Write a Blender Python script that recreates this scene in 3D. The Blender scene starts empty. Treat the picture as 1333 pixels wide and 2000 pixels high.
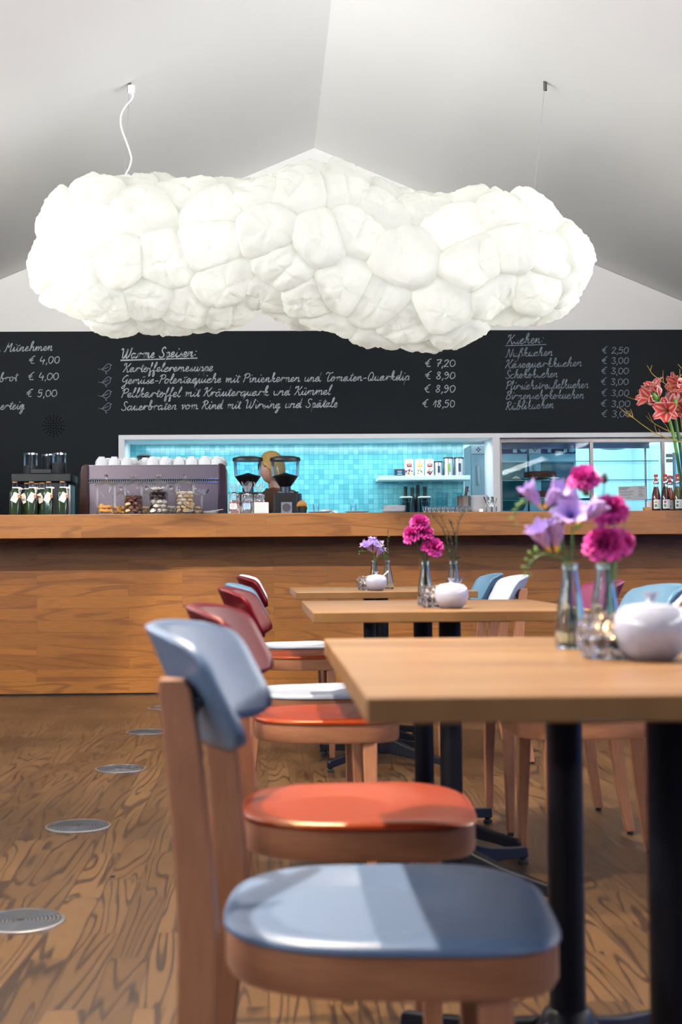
import bpy, bmesh, math, random
from mathutils import Vector, Matrix, Euler
from mathutils.bvhtree import BVHTree
from mathutils import noise as mnoise
PI = math.pi
R = math.radians
rnd = random.Random(7)
scene = bpy.context.scene
COL = scene.collection

# ------------------------------------------------------------------ camera
FPX, CX, CY = 2550.0, 580.0, 1000.0
CAM_Z = 0.88
YAW, PITCH, ROLL = R(-1.35), R(2.04), R(-0.41)
cam_rot = Matrix.Rotation(YAW, 3, 'Z') @ Matrix.Rotation(PI/2 + PITCH, 3, 'X') @ Matrix.Rotation(ROLL, 3, 'Z')
cd = bpy.data.cameras.new('camera')
cam = bpy.data.objects.new('camera', cd)
COL.objects.link(cam)
cam.location = (0, 0, CAM_Z)
cam.rotation_euler = cam_rot.to_euler()
cd.sensor_fit = 'VERTICAL'
cd.sensor_height = 36.0
cd.sensor_width = 24.0
cd.lens = FPX / 2000.0 * 36.0
cd.shift_x = (666.5 - CX) / 2000.0
cd.shift_y = 0.0
cd.clip_start = 0.05
cd.dof.use_dof = True
cd.dof.focus_distance = 8.6
cd.dof.aperture_fstop = 5.0
scene.camera = cam

# ------------------------------------------------------------------ render look
scene.view_settings.view_transform = 'Standard'
scene.view_settings.look = 'None'
scene.view_settings.exposure = 0.0
scene.view_settings.gamma = 1.0
scene.view_settings.use_curve_mapping = False
try:
    cy = scene.cycles
    cy.use_denoising = True
    cy.max_bounces = 10
    cy.diffuse_bounces = 4
    cy.glossy_bounces = 4
    cy.transmission_bounces = 10
    cy.transparent_max_bounces = 24
    cy.caustics_reflective = False
    cy.caustics_refractive = False
    cy.sample_clamp_indirect = 6.0
    cy.blur_glossy = 1.0
except Exception:
    pass

# ------------------------------------------------------------------ world and lights
w = bpy.data.worlds.new('daylight')
scene.world = w
w.use_nodes = True
bg = w.node_tree.nodes['Background']
bg.inputs[0].default_value = (0.30, 0.48, 1.0, 1)
bg.inputs[1].default_value = 0.3

def area(name, loc, size, target, power, color, spread=180):
    l = bpy.data.lights.new(name, 'AREA')
    l.shape = 'RECTANGLE'
    l.size, l.size_y = size
    l.energy = power
    l.color = color
    l.spread = R(spread)
    o = bpy.data.objects.new(name, l)
    COL.objects.link(o)
    o.location = loc
    d = Vector(target) - Vector(loc)
    o.rotation_euler = d.to_track_quat('-Z', 'Y').to_euler()
    return o

def spot(name, loc, target, power, color, angle=70, blend=0.5, radius=0.04):
    l = bpy.data.lights.new(name, 'SPOT')
    l.energy = power
    l.color = color
    l.spot_size = R(angle)
    l.spot_blend = blend
    l.shadow_soft_size = radius
    o = bpy.data.objects.new(name, l)
    COL.objects.link(o)
    o.location = loc
    d = Vector(target) - Vector(loc)
    o.rotation_euler = d.to_track_quat('-Z', 'Y').to_euler()
    return o

LAMP_W = 2.5   # each of the bulbs inside the cloud lamp
WARM = (1.0, 0.82, 0.62)
COOL = (0.15, 0.30, 1.0)
# daylight through the windows in the front wall behind the camera and in the right wall
area('window_daylight', (0.6, -2.9, 1.5), (3.0, 1.8), (0.6, 6, 1.0), 12, COOL)
area('window_daylight', (4.3, 3.4, 1.3), (4.2, 1.9), (0, 3.4, 0.9), 52, COOL)
area('window_daylight', (-3.5, 4.0, 1.3), (2.6, 1.6), (0, 4.5, 0.7), 16, COOL)
# added unseen fill lights along both eaves, brightening the roof slopes
area('ceiling_fill', (-3.35, 2.9, 2.35), (10.6, 0.2), (-2.5, 2.9, 3.4), 560, (1.0, 0.985, 0.955))
area('ceiling_fill', (4.15, 2.9, 2.35), (10.6, 0.2), (3.3, 2.9, 3.4), 390, (1.0, 0.985, 0.955))
# ceiling spots over the tables and towards the bar
spot('ceiling_spot', (-0.80, 2.35, 3.45), (0.0, 2.1, 0.5), 1150, WARM, 80, 0.6)
spot('ceiling_spot', (-0.17, 4.0, 3.75), (0.2, 3.7, 0.6), 900, WARM, 90, 0.6)
spot('ceiling_spot', (0.17, 5.9, 3.9), (0.35, 5.9, 0.3), 750, WARM, 50, 0.4)
spot('ceiling_spot', (-1.5, 4.9, 3.2), (-1.35, 8.0, 0.1), 800, WARM, 37.5, 0.25)
spot('ceiling_spot', (0.1, 4.6, 3.2), (0.2, 8.2, 0.05), 800, WARM, 30, 0.25)
spot('ceiling_spot', (1.9, 4.9, 3.35), (1.85, 8.0, 0.1), 440, WARM, 36, 0.25)
# cool strips inside the serving hatch and above the kitchen
area('hatch_strip_light', (0.35, 10.32, 1.80), (2.7, 0.10), (0.35, 10.50, 1.0), 14, (0.72, 0.93, 1.0))
area('kitchen_light', (2.5, 11.35, 2.25), (1.6, 0.5), (2.5, 11.5, 1.0), 40, (0.62, 0.90, 1.0))

# ------------------------------------------------------------------ pixel -> place (layout arithmetic)
def ray(px, py):
    d = Vector(((px - CX) / FPX, -(py - CY) / FPX, -1.0))
    return cam_rot @ d
def at(px, py, Y):
    d = ray(px, py)
    return Vector((0, 0, CAM_Z)) + d * (Y / d.y)
def on_z(px, py, z):
    d = ray(px, py)
    return Vector((0, 0, CAM_Z)) + d * ((z - CAM_Z) / d.z)
def atx(px, Y, py=1000):
    return at(px, py, Y).x

# ------------------------------------------------------------------ objects
def tag(o, label=None, cat=None, group=None, kind=None):
    if label: o['label'] = label
    if cat: o['category'] = cat
    if group: o['group'] = group
    if kind: o['kind'] = kind
    return o

def thing(name, label, cat, loc=(0, 0, 0), rz=0, group=None):
    o = bpy.data.objects.new(name, None)
    o.empty_display_size = 0.05
    COL.objects.link(o)
    o.location = loc
    o.rotation_euler = (0, 0, rz)
    return tag(o, label, cat, group)

def kids(o):
    return [c for c in bpy.data.objects if c.parent == o]
CH = {}
def copy_tree(o, parent=None):
    c = o.copy()
    COL.objects.link(c)
    if parent is not None:
        c.parent = parent
        CH.setdefault(parent.name, []).append(c)
    for k in CH.get(o.name, []):
        copy_tree(k, c)
    return c
def dup(o, loc, rz=0, label=None, group=None, scale=None):
    c = copy_tree(o)
    c.location = loc
    c.rotation_euler = (o.rotation_euler.x, o.rotation_euler.y, rz)
    if label: c['label'] = label
    if group: c['group'] = group
    if scale: c.scale = (scale, scale, scale)
    return c

class MB:
    def __init__(self):
        self.v, self.f, self.mi, self.cur = [], [], [], 0
        self.col = None
    def add(self, vs, fs, M=None):
        b = len(self.v)
        for p in vs:
            p = Vector(p)
            self.v.append(M @ p if M is not None else p)
        for q in fs:
            self.f.append([b + i for i in q])
            self.mi.append(self.cur)
        return self
    def box(self, c, s, M=None, rot=None):
        x, y, z = s[0]/2, s[1]/2, s[2]/2
        vs = [Vector((a*x, b*y, d*z)) for d in (-1, 1) for b in (-1, 1) for a in (-1, 1)]
        if rot is not None:
            E = Euler(rot).to_matrix()
            vs = [E @ p for p in vs]
        vs = [p + Vector(c) for p in vs]
        return self.add(vs, [(0,2,3,1),(4,5,7,6),(0,1,5,4),(2,6,7,3),(0,4,6,2),(1,3,7,5)], M)
    def bx(self, x0, x1, y0, y1, z0, z1):
        return self.box(((x0+x1)/2, (y0+y1)/2, (z0+z1)/2), (x1-x0, y1-y0, z1-z0))
    def lathe(self, prof, n=24, c=(0, 0, 0), M=None, sq=None):
        """profile (r, z); closed when r == 0 at an end; sq(z) -> superellipse power"""
        vs, fs, rings = [], [], []
        for r, z in prof:
            if r <= 1e-6:
                rings.append([len(vs)])
                vs.append(Vector((c[0], c[1], c[2] + z)))
            else:
                ring = []
                for i in range(n):
                    t = 2*PI*i/n
                    k = 1.0
                    if sq:
                        p = sq(z)
                        k = (abs(math.cos(t))**p + abs(math.sin(t))**p) ** (-1.0/p)
                    ring.append(len(vs))
                    vs.append(Vector((c[0] + r*k*math.cos(t), c[1] + r*k*math.sin(t), c[2] + z)))
                rings.append(ring)
        for a, b in zip(rings, rings[1:]):
            if len(a) == 1 and len(b) == 1: continue
            for i in range(n):
                j = (i+1) % n
                if len(a) == 1: fs.append((a[0], b[j], b[i]))
                elif len(b) == 1: fs.append((a[i], a[j], b[0]))
                else: fs.append((a[i], a[j], b[j], b[i]))
        return self.add(vs, fs, M)
    def cyl(self, c, r, z0, z1, n=20, M=None, r2=None):
        r2 = r if r2 is None else r2
        return self.lathe([(0, z0), (r, z0), (r2, z1), (0, z1)], n, c, M)
    def tube(self, pts, r, n=8, cap=True, M=None, flat=1.0):
        pts = [Vector(p) for p in pts]
        m = len(pts)
        rs = r if isinstance(r, (list, tuple)) else [r]*m
        vs, fs = [], []
        up = None
        for i, p in enumerate(pts):
            d = (pts[min(i+1, m-1)] - pts[max(i-1, 0)]).normalized()
            if up is None:
                a = Vector((0, 0, 1)) if abs(d.z) < 0.9 else Vector((1, 0, 0))
                up = d.cross(a).normalized()
            u = (up - d * up.dot(d))
            if u.length < 1e-6: u = d.orthogonal()
            u.normalize(); up = u
            v = d.cross(u)
            for k in range(n):
                t = 2*PI*k/n
                vs.append(p + u*(rs[i]*math.cos(t)) + v*(rs[i]*flat*math.sin(t)))
        for i in range(m-1):
            for k in range(n):
                j = (k+1) % n
                fs.append((i*n+k, i*n+j, (i+1)*n+j, (i+1)*n+k))
        if cap:
            fs.append(tuple(range(n-1, -1, -1)))
            fs.append(tuple((m-1)*n + k for k in range(n)))
        return self.add(vs, fs, M)
    def prism(self, poly, a0, a1, plane='xy', M=None):
        """extruded polygon; plane gives the two axes of poly"""
        n = len(poly)
        def mk(p, a):
            if plane == 'xy': return (p[0], p[1], a)
            if plane == 'xz': return (p[0], a, p[1])
            return (a, p[0], p[1])
        vs = [mk(p, a0) for p in poly] + [mk(p, a1) for p in poly]
        fs = [tuple(range(n-1, -1, -1)), tuple(range(n, 2*n))]
        fs += [(i, (i+1) % n, n+(i+1) % n, n+i) for i in range(n)]
        return self.add(vs, fs, M)
    def grid(self, fn, nu, nv, closeu=False, M=None):
        vs = [fn(i/(nu if closeu else nu-1), j/(nv-1)) for j in range(nv) for i in range(nu)]
        fs = []
        for j in range(nv-1):
            for i in range(nu if closeu else nu-1):
                k = (i+1) % nu
                fs.append((j*nu+i, j*nu+k, (j+1)*nu+k, (j+1)*nu+i))
        return self.add(vs, fs, M)
    def sphere(self, c, r, n=12, m=8, sc=(1, 1, 1), M=None):
        prof = [(math.sin(PI*i/m)*r, -math.cos(PI*i/m)*r) for i in range(m+1)]
        prof[0] = (0, -r); prof[-1] = (0, r)
        T = Matrix.Translation(Vector(c)) @ Matrix.Diagonal((sc[0], sc[1], sc[2], 1))
        if M is not None: T = M @ T
        return self.lathe(prof, n, (0, 0, 0), T)
    def build(self, name, mat, parent=None, smooth=True, bevel=0, solid=0, angle=38, sub=0, loc=None, fixn=True, label=None, soff=0):
        me = bpy.data.meshes.new(name)
        me.from_pydata([tuple(p) for p in self.v], [], self.f)
        mats = mat if isinstance(mat, (list, tuple)) else [mat]
        for m in mats: me.materials.append(m)
        if len(mats) > 1: me.polygons.foreach_set('material_index', self.mi)
        if fixn:
            b = bmesh.new(); b.from_mesh(me)
            bmesh.ops.recalc_face_normals(b, faces=b.faces[:])
            b.to_mesh(me); b.free()
        if smooth:
            me.polygons.foreach_set('use_smooth', [True]*len(me.polygons))
            try: me.set_sharp_from_angle(angle=R(angle))
            except Exception: pass
        me.update()
        o = bpy.data.objects.new(name, me)
        COL.objects.link(o)
        if loc is not None: o.location = loc
        if parent is not None:
            o.parent = parent
            CH.setdefault(parent.name, []).append(o)
        if solid:
            m = o.modifiers.new('thickness', 'SOLIDIFY'); m.thickness = solid; m.offset = soff
        if bevel:
            m = o.modifiers.new('bevel', 'BEVEL'); m.width = bevel; m.segments = 3
            m.limit_method = 'ANGLE'; m.angle_limit = R(35)
        if sub:
            m = o.modifiers.new('subdivision', 'SUBSURF'); m.levels = sub; m.render_levels = sub
        if label: o['label'] = label
        return o

def aim(p, d, roll=0):
    """matrix placing local +Z along d at p"""
    q = Vector(d).to_track_quat('Z', 'Y')
    return Matrix.Translation(Vector(p)) @ q.to_matrix().to_4x4() @ Matrix.Rotation(roll, 4, 'Z')

def catmull(pts, k=6):
    pts = [Vector(p) for p in pts]
    if len(pts) < 3: return pts
    out = []
    P = [pts[0]*2 - pts[1]] + pts + [pts[-1]*2 - pts[-2]]
    for i in range(1, len(P)-2):
        a, b, c, d = P[i-1], P[i], P[i+1], P[i+2]
        for s in range(k):
            t = s/k
            out.append(0.5*((2*b) + (c-a)*t + (2*a-5*b+4*c-d)*t*t + (3*b-a-3*c+d)*t*t*t))
    out.append(pts[-1])
    return out

# ------------------------------------------------------------------ materials
def new_mat(name):
    m = bpy.data.materials.new(name)
    m.use_nodes = True
    nt = m.node_tree
    b = nt.nodes['Principled BSDF']
    return m, nt, b
def N(nt, t, **kw):
    n = nt.nodes.new(t)
    for k, v in kw.items(): setattr(n, k, v)
    return n
def c4(c): return (c[0], c[1], c[2], 1)

def plain(name, col, rough=0.5, metal=0, var=0.06, scale=30, spec=0.5, bump=0, coat=0, emis=None, trans=0, sss=0, stint=None):
    m, nt, b = new_mat(name)
    tc = N(nt, 'ShaderNodeTexCoord')
    nz = N(nt, 'ShaderNodeTexNoise')
    nz.inputs['Scale'].default_value = scale
    nz.inputs['Detail'].default_value = 4
    nt.links.new(tc.outputs['Object'], nz.inputs['Vector'])
    mx = N(nt, 'ShaderNodeMix', data_type='RGBA')
    mx.inputs[6].default_value = c4([x*(1-var) for x in col])
    mx.inputs[7].default_value = c4([min(1, x*(1+var)) for x in col])
    nt.links.new(nz.outputs['Fac'], mx.inputs[0])
    nt.links.new(mx.outputs[2], b.inputs['Base Color'])
    b.inputs['Roughness'].default_value = rough
    b.inputs['Metallic'].default_value = metal
    b.inputs['Specular IOR Level'].default_value = spec
    if coat: b.inputs['Coat Weight'].default_value = coat; b.inputs['Coat Roughness'].default_value = 0.1
    if stint: b.inputs['Specular Tint'].default_value = c4(stint)
    if trans: b.inputs['Transmission Weight'].default_value = trans
    if sss:
        b.inputs['Subsurface Weight'].default_value = sss
        b.inputs['Subsurface Radius'].default_value = (0.02, 0.01, 0.01)
    if bump:
        bp = N(nt, 'ShaderNodeBump')
        bp.inputs['Strength'].default_value = bump
        bp.inputs['Distance'].default_value = 0.004
        nt.links.new(nz.outputs['Fac'], bp.inputs['Height'])
        nt.links.new(bp.outputs['Normal'], b.inputs['Normal'])
    if emis:
        b.inputs['Emission Color'].default_value = c4(emis[0])
        b.inputs['Emission Strength'].default_value = emis[1]
    return m

def wood(name, light, dark, line, along='Y', across='X', pw=0.09, pl=0.6, rough=0.3, grain=1.0, vary=0.5, lines=10.0, seam=0.35, coat=0.0, spec=0.5, gx=0.8, gy=7.5, depth=0.75):
    """strip wood: brick-pattern boards, each with its own tint and its own flowing growth rings"""
    m, nt, b = new_mat(name)
    L = nt.links.new
    tc = N(nt, 'ShaderNodeTexCoord')
    sp = N(nt, 'ShaderNodeSeparateXYZ'); L(tc.outputs['Object'], sp.inputs[0])
    cb = N(nt, 'ShaderNodeCombineXYZ')
    L(sp.outputs[along], cb.inputs[0]); L(sp.outputs[across], cb.inputs[1])
    br = N(nt, 'ShaderNodeTexBrick')
    br.offset = 0.37; br.offset_frequency = 2; br.squash = 1
    br.inputs['Color1'].default_value = (0, 0, 0, 1)
    br.inputs['Color2'].default_value = (1, 1, 1, 1)
    br.inputs['Mortar'].default_value = (0.5, 0.5, 0.5, 1)
    br.inputs['Scale'].default_value = 1.0
    br.inputs['Mortar Size'].default_value = 0.0011
    br.inputs['Mortar Smooth'].default_value = 0.2
    br.inputs['Brick Width'].default_value = pl
    br.inputs['Row Height'].default_value = pw
    L(cb.outputs[0], br.inputs['Vector'])
    w4 = N(nt, 'ShaderNodeMath', operation='MULTIPLY'); w4.inputs[1].default_value = 37.0
    L(br.outputs['Color'], w4.inputs[0])
    # ring pattern
    mp = N(nt, 'ShaderNodeMapping'); mp.inputs['Scale'].default_value = (gx*grain, gy*grain, 1)
    L(cb.outputs[0], mp.inputs[0])
    n1 = N(nt, 'ShaderNodeTexNoise', noise_dimensions='4D')
    n1.inputs['Scale'].default_value = 1.0; n1.inputs['Detail'].default_value = 2.5; n1.inputs['Roughness'].default_value = 0.45
    n1.inputs['Distortion'].default_value = 0.4
    L(mp.outputs[0], n1.inputs['Vector']); L(w4.outputs[0], n1.inputs['W'])
    k = N(nt, 'ShaderNodeMath', operation='MULTIPLY'); k.inputs[1].default_value = lines*6.283
    L(n1.outputs['Fac'], k.inputs[0])
    s = N(nt, 'ShaderNodeMath', operation='SINE'); L(k.outputs[0], s.inputs[0])
    r = N(nt, 'ShaderNodeMapRange'); r.inputs[1].default_value = 0.45; r.inputs[2].default_value = 1.0
    L(s.outputs[0], r.inputs[0])
    # pores
    mp2 = N(nt, 'ShaderNodeMapping'); mp2.inputs['Scale'].default_value = (14*grain, 260*grain, 1)
    L(cb.outputs[0], mp2.inputs[0])
    n2 = N(nt, 'ShaderNodeTexNoise'); n2.inputs['Scale'].default_value = 1.0; n2.inputs['Detail'].default_value = 3
    L(mp2.outputs[0], n2.inputs['Vector'])
    # broad tone
    n3 = N(nt, 'ShaderNodeTexNoise'); n3.inputs['Scale'].default_value = 2.5*grain; n3.inputs['Detail'].default_value = 3
    L(cb.outputs[0], n3.inputs['Vector'])
    # board tint
    v = N(nt, 'ShaderNodeMath', operation='MULTIPLY'); v.inputs[1].default_value = vary
    L(br.outputs['Color'], v.inputs[0])
    a = N(nt, 'ShaderNodeMath', operation='MULTIPLY_ADD'); a.inputs[1].default_value = 0.35; L(n3.outputs['Fac'], a.inputs[0]); L(v.outputs[0], a.inputs[2])
    m1 = N(nt, 'ShaderNodeMix', data_type='RGBA')
    m1.inputs[6].default_value = c4(light); m1.inputs[7].default_value = c4(dark)
    L(a.outputs[0], m1.inputs[0])
    m2 = N(nt, 'ShaderNodeMix', data_type='RGBA'); m2.inputs[7].default_value = c4(line)
    rr = N(nt, 'ShaderNodeMath', operation='MULTIPLY'); rr.inputs[1].default_value = depth
    L(r.outputs[0], rr.inputs[0])
    L(rr.outputs[0], m2.inputs[0]); L(m1.outputs[2], m2.inputs[6])
    m3 = N(nt, 'ShaderNodeMix', data_type='RGBA', blend_type='MULTIPLY'); m3.inputs[0].default_value = 0.45
    pr = N(nt, 'ShaderNodeMapRange'); pr.inputs[1].default_value = 0.3; pr.inputs[2].default_value = 0.65; pr.inputs[3].default_value = 0.45
    L(n2.outputs['Fac'], pr.inputs[0])
    L(m2.outputs[2], m3.inputs[6]); L(pr.outputs[0], m3.inputs[7])
    m4 = N(nt, 'ShaderNodeMix', data_type='RGBA'); m4.inputs[7].default_value = c4([x*0.35 for x in line])
    sf = N(nt, 'ShaderNodeMath', operation='MULTIPLY'); sf.inputs[1].default_value = seam
    L(br.outputs['Fac'], sf.inputs[0]); L(sf.outputs[0], m4.inputs[0]); L(m3.outputs[2], m4.inputs[6])
    L(m4.outputs[2], b.inputs['Base Color'])
    ro = N(nt, 'ShaderNodeMapRange'); ro.inputs[3].default_value = rough-0.06; ro.inputs[4].default_value = rough+0.12
    L(n3.outputs['Fac'], ro.inputs[0]); L(ro.outputs[0], b.inputs['Roughness'])
    b.inputs['Specular IOR Level'].default_value = spec
    bp = N(nt, 'ShaderNodeBump'); bp.inputs['Strength'].default_value = 0.12; bp.inputs['Distance'].default_value = 0.002
    L(rr.outputs[0], bp.inputs['Height']); bp.invert = True
    L(bp.outputs['Normal'], b.inputs['Normal'])
    if coat: b.inputs['Coat Weight'].default_value = coat; b.inputs['Coat Roughness'].default_value = 0.15
    return m

def thin_glass(name, tint=(0.96, 0.98, 1.0), refl=1.0, rough=0.02, rim_white=0.0, base=0.0):
    """single-walled clear glass: see-through with a sheen at grazing angles, part mirror, part painted white"""
    m, nt, b = new_mat(name)
    nt.nodes.remove(b)
    out = nt.nodes['Material Output']
    tr = N(nt, 'ShaderNodeBsdfTransparent'); tr.inputs[0].default_value = c4(tint)
    gl = N(nt, 'ShaderNodeBsdfGlossy'); gl.inputs['Roughness'].default_value = rough
    fr = N(nt, 'ShaderNodeLayerWeight'); fr.inputs['Blend'].default_value = 0.22
    mm = N(nt, 'ShaderNodeMath', operation='MULTIPLY_ADD'); mm.inputs[1].default_value = refl; mm.inputs[2].default_value = base; mm.use_clamp = True
    nt.links.new(fr.outputs['Fresnel'], mm.inputs[0])
    mx = N(nt, 'ShaderNodeMixShader')
    nt.links.new(mm.outputs[0], mx.inputs[0])
    df = N(nt, 'ShaderNodeBsdfDiffuse'); df.inputs[0].default_value = (0.85, 0.90, 0.95, 1)  # whitish diffuse painted in for bright reflections along the glass rims
    gd = N(nt, 'ShaderNodeMixShader'); gd.inputs[0].default_value = rim_white
    nt.links.new(gl.outputs[0], gd.inputs[1]); nt.links.new(df.outputs[0], gd.inputs[2])
    nt.links.new(tr.outputs[0], mx.inputs[1]); nt.links.new(gd.outputs[0], mx.inputs[2])
    nt.links.new(mx.outputs[0], out.inputs['Surface'])
    return m

def glass(name, col=(1, 1, 1), rough=0.0, ior=1.47):
    m, nt, b = new_mat(name)
    b.inputs['Base Color'].default_value = c4(col)
    b.inputs['Transmission Weight'].default_value = 1
    b.inputs['Roughness'].default_value = rough
    b.inputs['IOR'].default_value = ior
    return m

def tiles(name, c1, c2, grout, size, along='X', across='Z', rough=0.15):
    m, nt, b = new_mat(name)
    L = nt.links.new
    tc = N(nt, 'ShaderNodeTexCoord')
    sp = N(nt, 'ShaderNodeSeparateXYZ'); L(tc.outputs['Object'], sp.inputs[0])
    cb = N(nt, 'ShaderNodeCombineXYZ'); L(sp.outputs[along], cb.inputs[0]); L(sp.outputs[across], cb.inputs[1])
    br = N(nt, 'ShaderNodeTexBrick'); br.offset = 0; br.squash = 1
    for k_, v_ in (('Color1', c1), ('Color2', c2), ('Mortar', grout)): br.inputs[k_].default_value = c4(v_)
    br.inputs['Scale'].default_value = 1; br.inputs['Mortar Size'].default_value = 0.0011
    br.inputs['Brick Width'].default_value = size; br.inputs['Row Height'].default_value = size
    L(cb.outputs[0], br.inputs['Vector'])
    L(br.outputs['Color'], b.inputs['Base Color'])
    b.inputs['Roughness'].default_value = rough
    bp = N(nt, 'ShaderNodeBump'); bp.invert = True; bp.inputs['Strength'].default_value = 0.5; bp.inputs['Distance'].default_value = 0.002
    L(br.outputs['Fac'], bp.inputs['Height']); L(bp.outputs['Normal'], b.inputs['Normal'])
    return m

def attr_mat(name, rough=0.5, sss=0.0):
    """colours the petal carries itself (stripes and throat)"""
    m, nt, b = new_mat(name)
    a = N(nt, 'ShaderNodeAttribute'); a.attribute_name = 'pattern'
    nt.links.new(a.outputs['Color'], b.inputs['Base Color'])
    b.inputs['Roughness'].default_value = rough
    return m
def set_cols(o, cols):
    at_ = o.data.color_attributes.new('pattern', 'FLOAT_COLOR', 'POINT')
    for i, c in enumerate(cols): at_.data[i].color = c4(c)

M = {}
M['white_wall'] = plain('white_plaster', (0.80, 0.79, 0.77), 0.9, var=0.02, scale=3, spec=0.2)
M['white_ceiling'] = plain('white_ceiling_paint', (0.82, 0.82, 0.80), 0.85, var=0.015, scale=2, spec=0.2)
M['dark_wall'] = plain('dusky_wall_paint', (0.10, 0.12, 0.16), 0.8, var=0.03, scale=3, spec=0.2)  # unseen walls, kept dark to cut bounced light
M['board'] = plain('blackboard_paint', (0.0070, 0.0100, 0.0130), 0.6, var=0.12, scale=6, spec=0.15)
M['chalk'] = plain('white_chalk', (0.40, 0.44, 0.47), 0.95, var=0.5, scale=220, spec=0.05)
M['chalk_soft'] = plain('faint_white_chalk', (0.21, 0.25, 0.30), 0.95, var=0.55, scale=220, spec=0.05)
M['white_trim'] = plain('white_lacquer', (0.80, 0.80, 0.82), 0.4, var=0.02)
M['floor'] = wood('oak_parquet', (0.100, 0.054, 0.021), (0.048, 0.024, 0.008), (0.014, 0.006, 0.003), 'Y', 'X', 0.088, 0.52, 0.30, 1.0, 0.9, 20, seam=0.9, gx=0.60, gy=6.5, spec=0.6, depth=0.95)
M['panel'] = wood('oak_counter_cladding', (0.29, 0.115, 0.017), (0.18, 0.064, 0.008), (0.14, 0.048, 0.007), 'X', 'Z', 0.079, 0.95, 0.42, 0.7, 0.75, 9, seam=0.5)
M['ledge'] = wood('oak_counter_top', (0.28, 0.115, 0.024), (0.19, 0.072, 0.013), (0.15, 0.055, 0.011), 'X', 'Z', 0.075, 0.85, 0.35, 0.7, 0.6, 8, seam=0.4)
M['table'] = wood('oak_table_top', (0.25, 0.138, 0.054), (0.165, 0.082, 0.029), (0.135, 0.065, 0.023), 'X', 'Y', 0.06, 1.3, 0.30, 0.6, 0.5, 6, seam=0.2, spec=0.35)
M['beech'] = wood('beech', (0.36, 0.16, 0.085), (0.29, 0.12, 0.06), (0.25, 0.10, 0.05), 'Z', 'X', 0.5, 3.0, 0.38, 1.2, 0.2, 3, seam=0)
M['beech_rail'] = wood('beech_rail', (0.36, 0.16, 0.085), (0.29, 0.12, 0.06), (0.25, 0.10, 0.05), 'X', 'Z', 0.5, 3.0, 0.38, 1.2, 0.2, 3, seam=0)
M['black_steel'] = plain('black_powder_coat', (0.0025, 0.003, 0.006), 0.45, var=0.2, spec=0.2)
M['rubber'] = plain('black_rubber', (0.008, 0.008, 0.008), 0.8)
M['grey_seat'] = plain('blue_grey_plastic', (0.085, 0.130, 0.22), 0.36, var=0.02, spec=0.35)
M['red_seat'] = plain('red_plastic', (0.17, 0.019, 0.004), 0.30, var=0.03, spec=0.6, stint=(1.0, 0.62, 0.30))  # golden highlight colour painted into the gloss tint
M['crimson_seat'] = plain('crimson_plastic', (0.070, 0.0015, 0.007), 0.36, var=0.03, spec=0.2, stint=(1, 0.45, 0.35))  # warm highlight colour painted into this gloss as well
M['white_seat'] = plain('white_plastic', (0.34, 0.39, 0.49), 0.36, var=0.02, spec=0.4)
M['blue_seat'] = plain('pale_blue_plastic', (0.07, 0.16, 0.26), 0.36, var=0.02, spec=0.35)
M['magenta_seat'] = plain('magenta_plastic', (0.13, 0.004, 0.055), 0.36, var=0.02, spec=0.25)
M['porcelain'] = plain('shaded_porcelain', (0.33, 0.35, 0.45), 0.14, var=0.01, spec=0.6)  # shade and blue light on the white bowls put into the colour
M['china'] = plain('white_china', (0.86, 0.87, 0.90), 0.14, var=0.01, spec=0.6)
M['hole'] = plain('dark_hole', (0.0005, 0.0005, 0.0005), 1.0, spec=0.0)
M['steel'] = plain('brushed_steel', (0.55, 0.55, 0.56), 0.28, 1.0, var=0.08, scale=60)
M['dark_steel'] = plain('dark_steel', (0.20, 0.18, 0.17), 0.35, 1.0, var=0.1)
M['chrome'] = plain('chrome', (0.75, 0.76, 0.78), 0.08, 1.0, var=0.02)
M['mauve_steel'] = plain('mauve_steel_panel', (0.27, 0.22, 0.255), 0.28, 0.85, var=0.05, scale=8)
M['brown_gloss'] = plain('dark_brown_lacquer', (0.035, 0.013, 0.008), 0.15, var=0.05, coat=0.5)
M['black_plastic'] = plain('black_plastic', (0.008, 0.009, 0.011), 0.42, var=0.1)
M['navy_plastic'] = plain('navy_plastic', (0.012, 0.03, 0.065), 0.35, var=0.1)
M['clear'] = thin_glass('clear_glass', (0.99, 0.995, 1.0), 0.7, 0.02, 0.3)
M['blue_clear'] = thin_glass('blueish_clear_plastic', (0.80, 0.90, 0.98), 0.8, 0.03, 0.3)
M['case_glass'] = thin_glass('case_glass', (0.90, 0.97, 0.98), 0.32)
M['film'] = thin_glass('cellophane', (0.97, 0.98, 1.0), 1.6, 0.08, 0.6, 0.16)
M['vase_glass'] = glass('pale_green_glass', (0.80, 0.94, 0.97))
M['crystal'] = glass('crystal', (0.98, 0.98, 1.0))
M['tile'] = tiles('turquoise_tiles', (0.10, 0.40, 0.47), (0.20, 0.60, 0.66), (0.045, 0.24, 0.28), 0.0405)
M['kitchen_white'] = plain('kitchen_wall_white', (0.70, 0.80, 0.84), 0.6, var=0.02, scale=3)
M['pale_shelf'] = plain('pale_shelf_paint', (0.55, 0.70, 0.74), 0.35, var=0.02)
M['paper'] = plain('white_paper', (0.78, 0.78, 0.80), 0.85, var=0.03)
M['ink'] = plain('black_ink', (0.015, 0.015, 0.02), 0.8)
M['grey_ink'] = plain('grey_print', (0.25, 0.25, 0.28), 0.8)
M['cork'] = plain('cork', (0.36, 0.17, 0.07), 0.85, var=0.3, scale=300)
M['oil'] = plain('green_oil', (0.022, 0.04, 0.002), 0.12, var=0.1, spec=0.6)
M['beans'] = plain('coffee_beans', (0.018, 0.009, 0.005), 0.45, var=0.5, scale=250, bump=0.8)
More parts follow.
